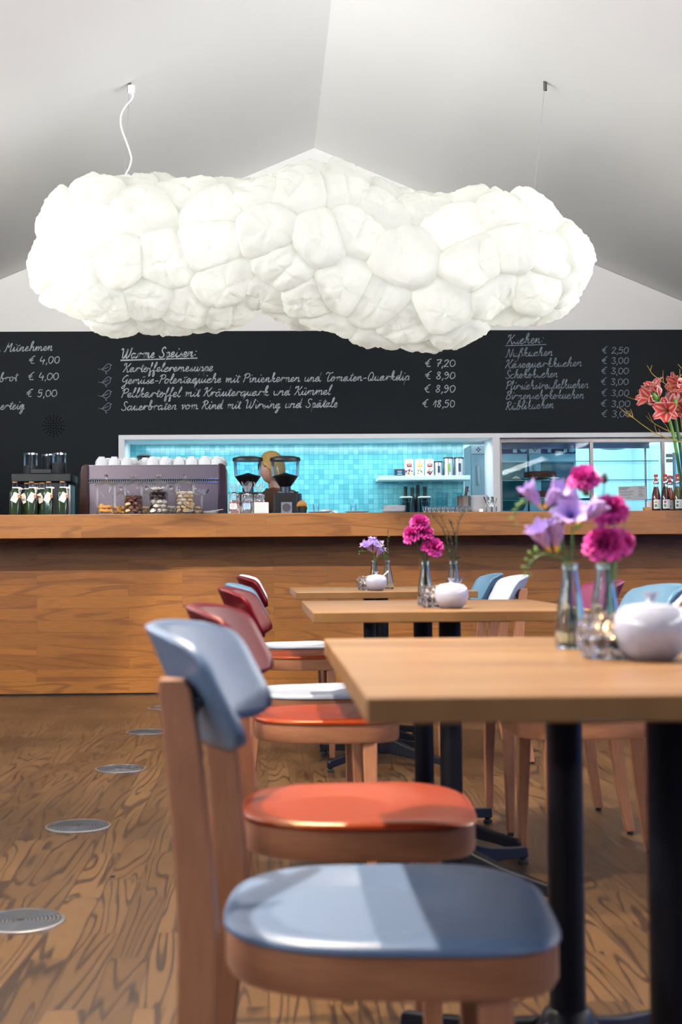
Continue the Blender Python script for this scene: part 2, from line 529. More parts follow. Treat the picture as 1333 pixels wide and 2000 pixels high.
M['green'] = plain('flower_stem_green', (0.035, 0.13, 0.025), 0.5, var=0.25, scale=60)
M['dark_green'] = plain('dull_stem_green', (0.016, 0.030, 0.012), 0.6, var=0.3, scale=60)
M['bud_green'] = plain('bud_green', (0.09, 0.24, 0.03), 0.5, var=0.2)
M['pink'] = plain('pink_petals', (0.60, 0.045, 0.35), 0.6, var=0.14, scale=80)
M['lilac'] = plain('lilac_petals', (0.47, 0.34, 0.74), 0.55, var=0.10, scale=60)
M['yellow'] = plain('yellow_throat', (0.78, 0.45, 0.06), 0.55, var=0.15)
M['twig'] = plain('yellow_twig_bark', (0.45, 0.28, 0.05), 0.7, var=0.25)
M['petal'] = attr_mat('striped_petals')
M['wax'] = plain('candle_wax', (0.80, 0.76, 0.68), 0.5)
M['flame'] = plain('candle_flame', (1, 0.7, 0.35), 0.5, emis=((1.0, 0.55, 0.22), 14.0))
M['lamp_glow'] = plain('downlight_lens', (1, 1, 1), 0.5, emis=((0.9, 0.97, 1.0), 10.0))
# ================================================================== the room
YB = 10.20          # blackboard wall
XL, XR, YF = -3.6, 4.4, -3.0
RIDGE_X, RIDGE_Z, SLOPE = 0.40, 4.12, 0.42
EAVE = RIDGE_Z - SLOPE*4.0
def struct(name, mb, mat, **kw):
    o = mb.build(name, mat, **kw)
    o['kind'] = 'structure'
    return o

struct('floor', MB().bx(XL-0.2, XR+0.2, YF-0.2, 12.4, -0.12, 0.0), M['floor'], smooth=False)
roof = MB()
T = 0.2
roof.prism([(XL-0.2, EAVE-0.084), (RIDGE_X, RIDGE_Z), (RIDGE_X, RIDGE_Z+T), (XL-0.2, EAVE-0.084+T)], YF-0.2, YB+0.2, 'xz')
roof.prism([(RIDGE_X, RIDGE_Z), (XR+0.2, EAVE-0.084), (XR+0.2, EAVE-0.084+T), (RIDGE_X, RIDGE_Z+T)], YF-0.2, YB+0.2, 'xz')
struct('ceiling', roof, M['white_ceiling'], smooth=False)
struct('wall_left', MB().bx(XL-0.2, XL, YF-0.2, 12.4, 0, EAVE), M['dark_wall'], smooth=False)
struct('wall_right', MB().bx(XR, XR+0.2, YF-0.2, 12.4, 0, EAVE), M['dark_wall'], smooth=False)
struct('wall_front', MB().prism([(XL, 0), (XR, 0), (XR, EAVE), (RIDGE_X, RIDGE_Z), (XL, EAVE)], YF-0.2, YF, 'xz'), M['dark_wall'], smooth=False)

# back wall with the serving-hatch opening
BT = at(666, 646, YB).z              # top of the blackboard
OX0, OX1 = atx(243, YB, 900), 3.45   # hatch opening
OZ0, OZ1 = 1.12, at(600, 857, YB).z
wb = MB()
BXL, BXR = RIDGE_X-(RIDGE_Z-BT)/SLOPE+0.01, RIDGE_X+(RIDGE_Z-BT)/SLOPE-0.01     # where the roof meets the blackboard's top edge
wb.prism([(BXL, BT), (BXR, BT), (RIDGE_X, RIDGE_Z)], YB, YB+0.2, 'xz')
wb.prism([(XL, 0), (OX0, 0), (OX0, BT), (BXL, BT), (XL, EAVE)], YB, YB+0.2, 'xz')
wb.prism([(OX1, 0), (XR, 0), (XR, EAVE), (BXR, BT), (OX1, BT)], YB, YB+0.2, 'xz')
wb.bx(OX0, OX1, YB, YB+0.2, OZ1, BT)
wb.bx(OX0, OX1, YB, YB+0.2, 0, OZ0-0.05)
struct('wall_back', wb, M['white_wall'], smooth=False)

# kitchen beyond the hatch
DX0, DX1 = atx(962, YB, 900), atx(976, YB, 900)      # white pier between hatch and cake case
TX1 = atx(906, 10.66, 900)                           # end of the tiled wall
struct('wall_kitchen_back', MB().bx(OX0-0.1, OX1+0.12, 12.2, 12.3, 0, 2.6), M['kitchen_white'], smooth=False)
struct('wall_kitchen_right', MB().bx(OX1, OX1+0.12, YB+0.2, 12.2, 0, 2.6), M['kitchen_white'], smooth=False)
struct('wall_kitchen_left', MB().bx(OX0-0.1, OX0, YB+0.2, 12.2, 0, 2.6), M['kitchen_white'], smooth=False)
struct('trim_3', MB().bx(OX0, OX1, YB, YB+0.2, OZ0-0.05, OZ0), M['white_trim'], smooth=False)
struct('ceiling_kitchen', MB().bx(OX0-0.06, DX1, YB+0.2, 10.80, OZ1, OZ1+0.05).bx(OX0-0.1, OX1+0.2, 10.8, 12.3, 2.6, 2.65)
       .bx(DX1, OX1+0.2, YB+0.2, 10.8, 2.6, 2.65).bx(DX1, DX1+0.02, YB+0.2, 10.8, OZ1, 2.6).bx(OX0, DX1, 10.80, 10.82, OZ1, 2.6),
       M['white_trim'], smooth=False)
tw = struct('wall_tiled', MB().bx(0, TX1-OX0, 0, 0.08, 0, OZ1-OZ0-0.001), M['tile'], smooth=False)
tw.location = (OX0, 10.66, OZ0)
struct('trim_1', MB().bx(OX0-0.042, OX1, YB-0.03, YB+0.225, OZ1-0.003, OZ1+0.034).bx(OX0-0.042, OX0+0.003, YB-0.03, YB+0.225, OZ0+0.001, OZ1-0.003), M['white_trim'], bevel=0.003, smooth=False)
struct('trim_2', MB().bx(DX0, DX1, YB-0.03, 10.56, OZ0-0.05, OZ1), M['white_trim'], bevel=0.003, smooth=False)
tag(MB().bx(OX0+0.002, OX1-0.002, YB+0.202, 11.35, 0, OZ0).build('kitchen_counter', M['kitchen_white'], smooth=False),
    'pale kitchen worktop running along inside the tiled serving hatch', 'counter')

# ------------------------------------------------------------------ blackboard
bb = thing('chalkboard', 'black chalkboard wall with white handwritten menu above the bar', 'chalkboard', (0, YB-0.016, 0))
mb = MB()
FX0 = OX0-0.042
FZ1 = OZ1+0.034
mb.bx(BXL, FX0, 0, 0.012, 0, BT-0.002)
mb.bx(FX0, OX1, 0, 0.012, FZ1, BT-0.002)
mb.bx(OX1, BXR, 0, 0.012, 0, BT-0.002)
mb.build('board_panel', M['board'], bb, smooth=False)

# cursive chalk hand: single strokes on an x-height of one
G = {
 'a': (1.1, [[(.7,.85),(.42,1),(.1,.6),(.15,.12),(.4,0),(.68,.4),(.78,.95),(.74,.35),(.88,0),(1.1,.2)]]),
 'b': (1.0, [[(.2,.6),(.5,1.7),(.42,2.2),(.25,1.9),(.2,.4),(.4,0),(.7,.2),(.75,.75),(.55,.95),(.5,.72),(.8,.65),(1,.78)]]),
 'c': (.85, [[(.7,.85),(.45,1),(.12,.65),(.15,.15),(.45,0),(.85,.25)]]),
 'd': (1.1, [[(.7,.85),(.42,1),(.1,.6),(.15,.12),(.4,0),(.7,.5),(.85,2.1),(.78,.5),(.9,0),(1.1,.2)]]),
 'e': (.8, [[(.1,.3),(.5,.55),(.55,.9),(.35,1),(.15,.7),(.15,.2),(.4,0),(.8,.25)]]),
 'f': (.75, [[(.2,.6),(.5,1.6),(.5,2.1),(.35,2.1),(.3,1.2),(.3,-.6),(.35,-1.05),(.5,-.8),(.45,-.1),(.35,.1),(.75,.25)]]),
 'g': (1.05, [[(.7,.85),(.42,1),(.1,.6),(.15,.12),(.4,0),(.7,.5),(.78,.95),(.72,-.6),(.5,-1.1),(.3,-.85),(.6,-.3),(1.05,.2)]]),
 'h': (1.1, [[(.2,.6),(.5,1.7),(.42,2.2),(.27,1.8),(.22,0),(.3,.6),(.6,1),(.75,.8),(.72,.2),(.85,0),(1.1,.2)]]),
 'i': (.6, [[(.2,.7),(.28,1),(.25,.3),(.38,0),(.6,.2)], [(.4,1.5),(.47,1.7)]]),
 'k': (1.0, [[(.2,.6),(.5,1.7),(.42,2.2),(.27,1.8),(.22,0),(.3,.55),(.6,.95),(.7,.75),(.35,.5),(.65,.1),(.8,0),(1,.2)]]),
 'l': (.65, [[(.2,.6),(.5,1.7),(.42,2.2),(.25,1.8),(.22,.3),(.4,0),(.65,.2)]]),
 'm': (1.45, [[(.15,.8),(.25,1),(.27,0),(.35,.65),(.55,1),(.68,.8),(.68,0),(.76,.65),(.98,1),(1.1,.8),(1.1,.2),(1.22,0),(1.45,.2)]]),
 'n': (1.05, [[(.15,.8),(.25,1),(.27,0),(.35,.65),(.58,1),(.72,.8),(.7,.2),(.82,0),(1.05,.2)]]),
 'o': (.95, [[(.55,.95),(.35,1),(.1,.6),(.2,.08),(.5,.05),(.72,.45),(.6,.9),(.5,.95),(.65,.75),(.95,.8)]]),
 'p': (.95, [[(.2,.7),(.3,1),(.25,0),(.2,-1.05),(.28,.4),(.5,1),(.75,.7),(.7,.15),(.45,0),(.42,.1),(.95,.12)]]),
 'q': (1.05, [[(.7,.85),(.42,1),(.1,.6),(.15,.12),(.4,0),(.7,.5),(.78,.95),(.72,-1.0),(.8,-.6),(1.05,.2)]]),
 'r': (.9, [[(.15,.7),(.28,1),(.27,0),(.35,.6),(.55,1),(.72,.85),(.9,.85)]]),
 's': (.8, [[(.2,.3),(.5,1.0),(.45,.7),(.65,.3),(.5,0),(.2,.1),(.5,.0),(.8,.2)]]),
 't': (.65, [[(.2,.5),(.4,1.7),(.32,.3),(.45,0),(.65,.2)], [(.08,1.25),(.65,1.32)]]),
 'u': (1.05, [[(.15,.7),(.25,1),(.22,.3),(.4,0),(.65,.35),(.75,1),(.72,.3),(.85,0),(1.05,.2)]]),
 'v': (.9, [[(.15,.8),(.3,1),(.4,0),(.7,.9),(.62,1),(.9,.85)]]),
 'z': (.85, [[(.15,.85),(.4,1),(.65,.9),(.2,.05),(.45,.12),(.85,.15)]]),
 'ß': (1.0, [[(.2,.4),(.25,-1),(.28,1.6),(.5,2.1),(.75,1.8),(.5,1.2),(.8,.8),(.75,.15),(.45,.02),(.6,-.02),(1,.2)]]),
 'W': (1.85, [[(0,1.7),(.2,2),(.35,1.5),(.35,.3),(.55,0),(.9,.6),(1.05,1.9),(1.0,.4),(1.2,0),(1.55,.8),(1.7,2.0),(1.85,1.8)]]),
 'S': (1.15, [[(1.0,1.7),(.7,2),(.35,1.7),(.5,1.1),(.9,.6),(.8,.05),(.35,0),(.1,.35)]]),
 'K': (1.25, [[(.0,1.5),(.12,1.95),(.3,1.8),(.45,2),(.38,.9),(.1,0)], [(1.15,2),(.8,1.3),(.42,1.0),(.7,.6),(.95,0),(1.25,.2)]]),
 'G': (1.2, [[(1,1.75),(.7,2),(.25,1.5),(.15,.8),(.45,.45),(.8,.8),(.95,1.1),(.85,.1),(.7,-.9),(.4,-1),(.35,-.7),(1.2,.2)]]),
 'P': (1.0, [[(.35,1.9),(.25,1),(.1,0)], [(0,1.5),(.3,1.95),(.8,2),(1.05,1.6),(.8,1.1),(.35,1.0)]]),
 'T': (1.1, [[(0,1.6),(.3,2),(.7,1.85),(1.3,2)], [(.75,1.9),(.6,.9),(.55,.2),(.75,0),(1.1,.2)]]),
 'Q': (1.25, [[(.6,2),(.2,1.5),(.15,.5),(.5,0),(.95,.4),(1.0,1.4),(.6,2)], [(.55,.5),(.9,.1),(1.25,.12)]]),
 'N': (1.3, [[(0,0),(.2,.2),(.35,1.9),(.42,1.8),(.9,.1),(1.0,.3),(1.15,2)]]),
 'B': (1.1, [[(.35,1.9),(.25,1),(.1,0)], [(0,1.5),(.4,2),(.85,1.8),(.8,1.25),(.4,1.05),(.9,.8),(.9,.2),(.5,0),(.2,.1)]]),
 'R': (1.2, [[(.35,1.9),(.25,1),(.1,0)], [(0,1.5),(.4,2),(.9,1.75),(.8,1.2),(.4,1.0),(.65,.5),(.95,0),(1.2,.2)]]),
 'M': (1.5, [[(0,0),(.2,.2),(.45,1.9),(.5,1.8),(.75,.9),(1.15,1.9),(1.15,1.2),(1.1,.3),(1.3,0),(1.5,.2)]]),
 '0': (1.2, [[(.55,1.55),(.15,1.2),(.15,.4),(.5,0),(.95,.4),(.95,1.2),(.55,1.55)]]),
 '1': (.8, [[(.05,.5),(.6,1.6),(.5,0)]]),
 '2': (1.15, [[(.1,1.2),(.45,1.6),(.85,1.3),(.6,.7),(.05,0),(.5,.1),(1.0,0)]]),
 '3': (1.1, [[(.1,1.4),(.5,1.6),(.85,1.3),(.45,.85),(.9,.5),(.6,0),(.05,.2)]]),
 '4': (1.15, [[(.4,1.7),(.1,.6),(1.0,.65)], [(.75,1.0),(.7,-.15)]]),
 '5': (1.1, [[(.9,1.6),(.3,1.55),(.2,.9),(.7,1.0),(.85,.5),(.55,0),(.05,.15)]]),
 '7': (1.1, [[(.1,1.5),(.95,1.6),(.6,.8),(.4,0)], [(.25,.8),(.9,.85)]]),
 '8': (1.15, [[(.8,1.4),(.5,1.6),(.2,1.3),(.5,.85),(.85,.4),(.5,0),(.15,.35),(.5,.85),(.8,1.4)]]),
 '9': (1.15, [[(.85,1.3),(.5,1.6),(.15,1.2),(.45,.8),(.85,1.2),(.85,.5),(.45,0),(.15,.1)]]),
 ',': (.4, [[(.25,.15),(.12,-.4)]]),
 ':': (.6, [[(.25,.25),(.28,.4)], [(.35,1.0),(.38,1.15)]]),
 '-': (.9, [[(.15,.55),(.7,.6)]]),
 '€': (1.5, [[(1.2,1.8),(.75,1.5),(.4,.9),(.6,.15),(1.15,.1)], [(.1,1.05),(.9,1.08)], [(.1,.7),(.85,.72)]]),
 ' ': (.7, []),
}
UML = {'ä': 'a', 'ü': 'u', 'ö': 'o'}
def strokes_for(text):
    """joined polylines in glyph units; returns strokes and total width"""
    out, cur, x = [], None, 0.0
    for ch in text:
        base = UML.get(ch, ch)
        wd, st = G[base]
        joined = base.islower() or base == 'ß'
        for i, s in enumerate(st):
            jit = 0.05
            pts = [(x + p[0] + rnd.uniform(-jit, jit), p[1] + rnd.uniform(-jit, jit)) for p in s]
            if i == 0 and joined and cur is not None:
                cur.extend(pts)
            else:
                lst = list(pts); out.append(lst)
                if i == 0 and (joined): cur = lst
        if base.isupper():
            cur = out[-1] if base in 'KGTQRMS' and base != 'S' else None
        elif not joined:
            cur = None
        if ch in UML:
            out.append([(x+.35, 1.4), (x+.4, 1.6)]); out.append([(x+.62, 1.45), (x+.67, 1.65)])
        x += wd
    return out, x
def ribbon(mb, pts, wd, y):
    """flat chalk stroke with uneven width lying on the board"""
    n = len(pts)
    vs, fs = [], []
    for i, p in enumerate(pts):
        a, b = pts[max(0, i-1)], pts[min(n-1, i+1)]
        d = Vector((b[0]-a[0], b[1]-a[1]))
        if d.length < 1e-7: d = Vector((1, 0))
        d.normalize()
        nn = Vector((-d[1], d[0])) * wd*0.5*rnd.uniform(0.7, 1.25)
        vs += [(p[0]+nn[0], y, p[1]+nn[1]), (p[0]-nn[0], y, p[1]-nn[1])]
    for i in range(n-1): fs.append((2*i, 2*i+1, 2*i+3, 2*i+2))
    mb.add(vs, fs)
def write(text, px0, px1, pyb0, pyb1, parent, plane=YB, y=-0.0012, xh=8.6, wd=0.0062, mat='chalk', name='chalk_writing', slant=0.22):
    st, tw_ = strokes_for(text)
    A, B = at(px0, pyb0, plane), at(px1, pyb1, plane)
    sx = (B.x-A.x)/tw_
    sz = xh/FPX*plane
    mb = MB()
    for s in st:
        P3 = catmull([(p[0], p[1], 0) for p in s], 5)
        pts = []
        for q in P3:
            u = q.x + slant*q.y
            f = q.x/tw_
            pts.append((A.x + u*sx, A.z + (B.z-A.z)*f + q.y*sz))
        ribbon(mb, pts, wd, y)
    return mb.build(name, M[mat], parent, smooth=False, fixn=False)

write('n Mitnehmen', -10, 103, 688, 685, bb)
for a, b, c in (('4', 56, 711), ('4', 54, 743), ('5', 51, 776)):
    write('€ ' + a + ',00', b, b+62, c, c-1, bb, slant=0.1)
write('brot', -2, 34, 747, 744, bb)
write('uerteig', -10, 48, 801, 799, bb, mat='chalk')
write('Warme Speisen:', 235, 384, 701, 697, bb, xh=10, wd=0.0085)
ul = MB(); ribbon(ul, [(at(236+i*15, 704.5-i*0.45, YB).x, at(236+i*15, 704.5-i*0.45, YB).z) for i in range(11)], 0.010, -0.0012)
ul.build('chalk_underline', M['chalk'], bb, smooth=False, fixn=False)
write('Kartoffelcremesuppe', 240, 416, 727.5, 725, bb)
write('Gemüse-Polentaquiche mit Pinienkernen und Tomaten-Quarkdip', 237, 799, 750.5, 743, bb)
write('Pellkartoffel mit Kräuterquark und Kümmel', 237, 646, 777, 771, bb)
write('Sauerbraten vom Rind mit Wirsing und Spätzle', 236, 659, 802, 795.5, bb)
for t, a, b, c in (('7,20', 829, 890, 717), ('8,90', 829, 890, 741), ('8,90', 827, 890, 767), ('18,50', 824, 889, 796)):
    write('€ ' + t, a, b, c, c-0.5, bb, slant=0.1)
write('Kuchen:', 989, 1061, 673, 670, bb, xh=9.2, mat='chalk_soft')
ul = MB(); ribbon(ul, [(at(987+i*8, 676-i*0.25, YB).x, at(987+i*8, 676-i*0.25, YB).z) for i in range(11)], 0.006, -0.0012)
ul.build('chalk_underline', M['chalk_soft'], bb, smooth=False, fixn=False)
for t, a, b, c0, c1 in (('Nußkuchen', 987, 1079, 698, 695), ('Käsequarkkuchen', 986, 1136, 719.5, 715.5), ('Schokokuchen', 986, 1089, 740, 737),
                        ('Pfirsichstreußelkuchen', 987, 1149, 761.5, 758), ('Birnenschokokuchen', 987, 1140, 780.5, 778.5), ('Rüblikuchen', 987, 1081, 801.5, 797)):
    write(t, a, b, c0, c1, bb, mat='chalk_soft', xh=8.2, wd=0.0056)
for t, a, b, c in (('2,50', 1174, 1228, 691), ('3,00', 1174, 1228, 711), ('3,00', 1173, 1228, 731), ('3,00', 1172, 1228, 752), ('3,00', 1173, 1229, 774), ('3,00', 1172, 1231, 795), ('3,00', 1173, 1232, 815)):
    write('€ ' + t, a, b, c, c, bb, mat='chalk_soft', xh=7.8, wd=0.0056, slant=0.1)
for cyb in (720, 745.5, 772, 796.5):   # little chalk birds in front of the four dishes
    c = at(205, cyb, YB); s = 1/FPX*YB
    b_ = MB()
    for line in ([(-13,-1),(-6,-2),(0,3),(5,8),(9,9),(11,7),(14,6.5),(11,5),(11,1),(8,-4),(2,-6),(-4,-3),(-13,-1)], [(3,-6),(2,-10),(5,-10)], [(-5,-2),(2,0),(7,3)]):
        P3 = catmull([(p[0], p[1], 0) for p in line], 4)
        ribbon(b_, [(c.x+q.x*s, c.z+q.y*s) for q in P3], 0.0042, -0.0012)
    b_.build('chalk_bird', M['chalk_soft'], bb, smooth=False, fixn=False)
# round pattern of drilled loudspeaker holes
c = at(105.5, 832, YB); hb = MB()
def hole(x, z): hb.add([(c.x+x+0.0052*math.cos(2*PI*i/10), -0.0012, c.z+z+0.0052*math.sin(2*PI*i/10)) for i in range(10)], [tuple(range(10))])
hole(0, 0)
for ring, (rr_, n_) in enumerate(((0.0235, 8), (0.042, 12), (0.061, 16), (0.081, 16))):
    for i in range(n_):
        t = 2*PI*(i + (0.5 if ring == 2 and False else 0))/n_
        hole(rr_*math.cos(t), rr_*math.sin(t))
hb.build('speaker_holes', M['hole'], bb, smooth=False, fixn=False)

# ================================================================== bar
BY0 = 8.25; BZ = 1.168; BZB = 1.018; LD = 0.48
bf = thing('bar_counter', 'long oak clad bar counter with a thick oak top carrying jars and bottles', 'bar counter', (-3.4, BY0, 0))
MB().bx(0, 7.2, 0, LD, 0, BZ-BZB).build('counter_top', M['ledge'], bf, smooth=False, bevel=0.003, loc=(0, 0, BZB))
MB().bx(0, 7.2, 0, 0.06, 0, BZB-0.0125).build('front_cladding', M['panel'], bf, smooth=False, loc=(0, 0.32, 0.012))
MB().bx(0, 7.2, 0.332, 0.38, 0, 0.012).build('plinth', M['black_plastic'], bf, smooth=False)
tag(MB().bx(0, 7.2, 0, 0.54, 0, 0.05).build('barista_worktop', M['steel'], smooth=False, loc=(-3.4, BY0+0.49, 0.90)),
    'steel worktop behind the oak bar under the espresso machine', 'worktop')
tag(MB().bx(0, 7.2, 0, 0.50, 0, 0.8995).build('base_cabinets', M['dark_steel'], smooth=False, loc=(-3.4, BY0+0.49, 0)),
    'dark steel cabinets under the barista worktop', 'cabinet')

M['grille'] = plain('grey_grille', (0.13, 0.145, 0.17), 0.4, 0.6, var=0.05)
# ================================================================== floor swirl outlets
g0 = None
GL = [(40, 1799), (153, 1614), (236, 1502), (287, 1430), (324, 1383)]
GLAB = ['round grey floor air outlet nearest the camera, cut by the left picture edge', 'round grey floor air outlet second from the camera',
        'round grey floor air outlet third from the camera, beside the front chair', 'round grey floor air outlet fourth from the camera, half behind the front chair post',
        'round grey floor air outlet closest to the bar counter, just left of the front chair']
for i, (px, py) in enumerate(GL):
    p = on_z(px, py, 0)
    if g0 is None:
        g0 = thing('floor_vent', GLAB[0], 'vent', (p.x, p.y, 0.0), 0.4, 'round floor vents')
        MB().lathe([(0.098, 0.0), (0.109, 0.0), (0.109, 0.0025), (0.106, 0.004), (0.099, 0.004), (0.098, 0.0)], 48).build('rim', M['steel'], g0)
        gm = MB()
        for q in range(9):
            r0 = 0.012 + q*0.0097
            gm.lathe([(r0, 0.001), (r0+0.0042, 0.001), (r0+0.0036, 0.0038), (r0, 0.0038), (r0, 0.001)], 40)
        gm.build('slotted_grille', M['grille'], g0)
        MB().cyl((0, 0, 0), 0.0985, 0.0002, 0.0008, 40).build('dark_cup', M['black_plastic'], g0)
    else:
        dup(g0, (p.x, p.y, 0), 0.4+i, GLAB[i], 'round floor vents')
p = on_z(220, 1712, 0)
tag(MB().box((0, 0, 0.002), (0.012, 0.018, 0.004)).build('floor_marker', M['rubber'], bevel=0.001, loc=(p.x, p.y, 0)), 'tiny black tab lying on the oak floor', 'floor tab')

# ================================================================== cloud lamp
YC = 7.35
TOP = [(46,512),(52,470),(60,425),(80,392),(110,365),(160,338),(240,342),(300,345),(370,354),(430,350),(520,352),(560,340),(600,322),(640,318),(700,336),(740,350),(775,374),(850,376),(890,378),(940,370),(980,365),(1040,378),(1080,402),(1130,430),(1162,462),(1176,505),(1179,515)]
BOT = [(46,530),(52,565),(68,590),(120,622),(170,645),(215,660),(250,652),(300,650),(400,645),(470,630),(500,615),(540,626),(580,640),(640,650),(700,672),(760,676),(800,684),(840,693),(900,684),(950,660),(980,636),(1060,635),(1110,622),(1150,592),(1168,560),(1179,517)]
def interp(tb, x):
    for (a, ya), (b, yb) in zip(tb, tb[1:]):
        if a <= x <= b: return ya + (yb-ya)*(x-a)/(b-a)
    return tb[0][1] if x < tb[0][0] else tb[-1][1]
def cloud_profile(px):
    t, b = interp(TOP, px), interp(BOT, px)
    zt, zb = at(px, t, YC).z, at(px, b, YC).z
    return atx(px, YC, 500), (zt+zb)/2, max(0.004, (zt-zb)/2 - 0.038)
lampbody = MB()
NX, NT = 90, 48
def cl(i, j):
    px = 613 + 544*math.sin((j-0.5)*PI) * 0.9999
    x, zc, hz = cloud_profile(613 + (px-613)*566.5/544)
    x = atx(px, YC, 500)
    e = math.sqrt(max(0.0, 1-((px-613)/545.0)**4))
    ry = min(0.44, 0.40*e + 0.02)*(0.92+0.12*math.sin(px/70.0))
    t = 2*PI*i
    return Vector((x, ry*math.cos(t), zc + hz*math.sin(t)))
lampbody.grid(cl, NT, NX, True)
BVHB = BVHTree.FromPolygons([v for v in lampbody.v], lampbody.f)
LC = Vector((atx(613, YC, 500), YC, at(613, 500, YC).z))
lamp = thing('cloud_lamp', 'huge white glowing cloud-shaped pendant lamp of crumpled fleece pockets', 'pendant lamp', (LC.x, LC.y, LC.z))
cen = Vector((0, 0, 0))
OFFS = Vector((LC.x, 0, LC.z))
# seeds spread over the body
cand = []
for _ in range(6000):
    i, j = rnd.random(), rnd.random()
    j = 0.5 + math.asin(max(-1, min(1, 2*rnd.random()-1)))/PI
    cand.append(cl(i, j))
seeds = []
for c_ in cand:
    front = c_.y < 0.1
    dmin = 0.215 if front else 0.33
    if all((c_-s_).length > min(dmin, 0.33 if s_.y > 0.1 else 0.215) for s_ in seeds):
        seeds.append(c_)
seeds = seeds[:100]
M['fleece'] = None
def fleece():
    m, nt, b = new_mat('white_fleece')
    out = nt.nodes['Material Output']
    b.inputs['Base Color'].default_value = (0.80, 0.80, 0.78, 1)
    b.inputs['Roughness'].default_value = 0.9
    b.inputs['Specular IOR Level'].default_value = 0.1
    b.inputs['Emission Color'].default_value = (1.0, 1.0, 0.95, 1)
    b.inputs['Emission Strength'].default_value = 0.08
    tl = N(nt, 'ShaderNodeBsdfTranslucent'); tl.inputs[0].default_value = (0.92, 0.93, 0.88, 1)
    tc = N(nt, 'ShaderNodeTexCoord')
    nz = N(nt, 'ShaderNodeTexNoise'); nz.inputs['Scale'].default_value = 9; nz.inputs['Detail'].default_value = 6
    nt.links.new(tc.outputs['Object'], nz.inputs['Vector'])
    bp = N(nt, 'ShaderNodeBump'); bp.inputs['Strength'].default_value = 0.5; bp.inputs['Distance'].default_value = 0.03
    nt.links.new(nz.outputs['Fac'], bp.inputs['Height'])
    nt.links.new(bp.outputs['Normal'], b.inputs['Normal']); nt.links.new(bp.outputs['Normal'], tl.inputs['Normal'])
    mx = N(nt, 'ShaderNodeMixShader'); mx.inputs[0].default_value = 0.55
    nt.links.new(b.outputs[0], mx.inputs[1]); nt.links.new(tl.outputs[0], mx.inputs[2])
    nt.links.new(mx.outputs[0], out.inputs['Surface'])
    return m
M['fleece'] = fleece()
for si, s_ in enumerate(seeds):
    loc, nrm, idx, dist = BVHB.find_nearest(s_)
    spine = Vector((max(-1.35+0.4+LC.x*0, min(1.5, s_.x)), 0, 0))
    if nrm.dot(s_ - Vector((max(-0.9, min(1.4, s_.x)), 0, LC.z))) < 0: nrm = -nrm
    u = nrm.orthogonal().normalized()
    v = nrm.cross(u)
    nb = []
    for o_ in seeds:
        d = o_ - s_
        if 1e-6 < d.length < 0.62:
            nb.append((math.atan2(d.dot(v), d.dot(u)), d.length))
    NA, NR = 44, 15
    lay = rnd.uniform(-0.010, 0.020); tdir = rnd.uniform(0, 2*PI); tamt = rnd.uniform(0.01, 0.035); nfold = rnd.choice((3, 4, 5))
    rad = []
    for a in range(NA):
        ph = 2*PI*a/NA
        rr_ = 0.24
        acc = rr_**-8
        for (pa, dl) in nb:
            cc = math.cos(ph-pa)
            if cc > 0.2: acc += (dl*0.5/cc)**-8
        rad.append(acc**(-1/8.0)*1.24)
    # smooth the outline a little
    rad = [(rad[a-1]+2*rad[a]+rad[(a+1) % NA])/4 for a in range(NA)]
    sd = Vector((si*3.1, si*1.7, si*0.9))
    fold = rnd.uniform(0, PI)
    mb = MB()
    vs, fs = [], []
    for q in range(NR+1):
        f = q/NR
        for a in range(NA):
            ph = 2*PI*a/NA
            r_ = rad[a]*f
            P0 = s_ + u*(r_*math.cos(ph)) + v*(r_*math.sin(ph))
            l2, n2, _, _ = BVHB.find_nearest(P0)
            if n2.dot(nrm) < 0: n2 = -n2
            nn = (nrm*0.5 + n2*0.5).normalized()
            dome = 0.034*(1-f**5.0) - (0.055*(max(0, f-0.84)/0.16)**1.5) + tamt*f*math.cos(ph-tdir)
            w1 = 1-abs(mnoise.noise(Vector((r_*math.cos(ph), r_*math.sin(ph), 0))*9 + sd))*2
            w2 = 1-abs(mnoise.noise(Vector((r_*math.cos(ph), r_*math.sin(ph), 5))*22 + sd))*2
            ax = math.cos(fold)*r_*math.cos(ph) + math.sin(fold)*r_*math.sin(ph)
            crease = -0.022*math.exp(-(ax/0.012)**2)*(1-f)
            pleat = 0.0055*math.sin(a*PI*2/NA*17+si)*max(0, f-0.6)/0.4
            star = -0.016*math.exp(-((math.sin((ph-fold)*nfold/2.0))/0.28)**2)*f*(1-f)*3.0
            h = dome + lay + 0.018*(w1-0.6)*(1-f**4) + 0.008*(w2-0.6) + crease*0.7 + star + pleat
            vs.append(l2 + nn*h - OFFS)
    # centre point
    fs = []
    for q in range(NR):
        for a in range(NA):
            b_ = (a+1) % NA
            if q == 0: fs.append((a, NA+a, NA+b_)) if False else fs.append((q*NA+a, (q+1)*NA+a, (q+1)*NA+b_, q*NA+b_))
            else: fs.append((q*NA+a, (q+1)*NA+a, (q+1)*NA+b_, q*NA+b_))
    mb.add(vs, fs)
    mb.build('fleece_pocket', M['fleece'], lamp, angle=180, fixn=False)
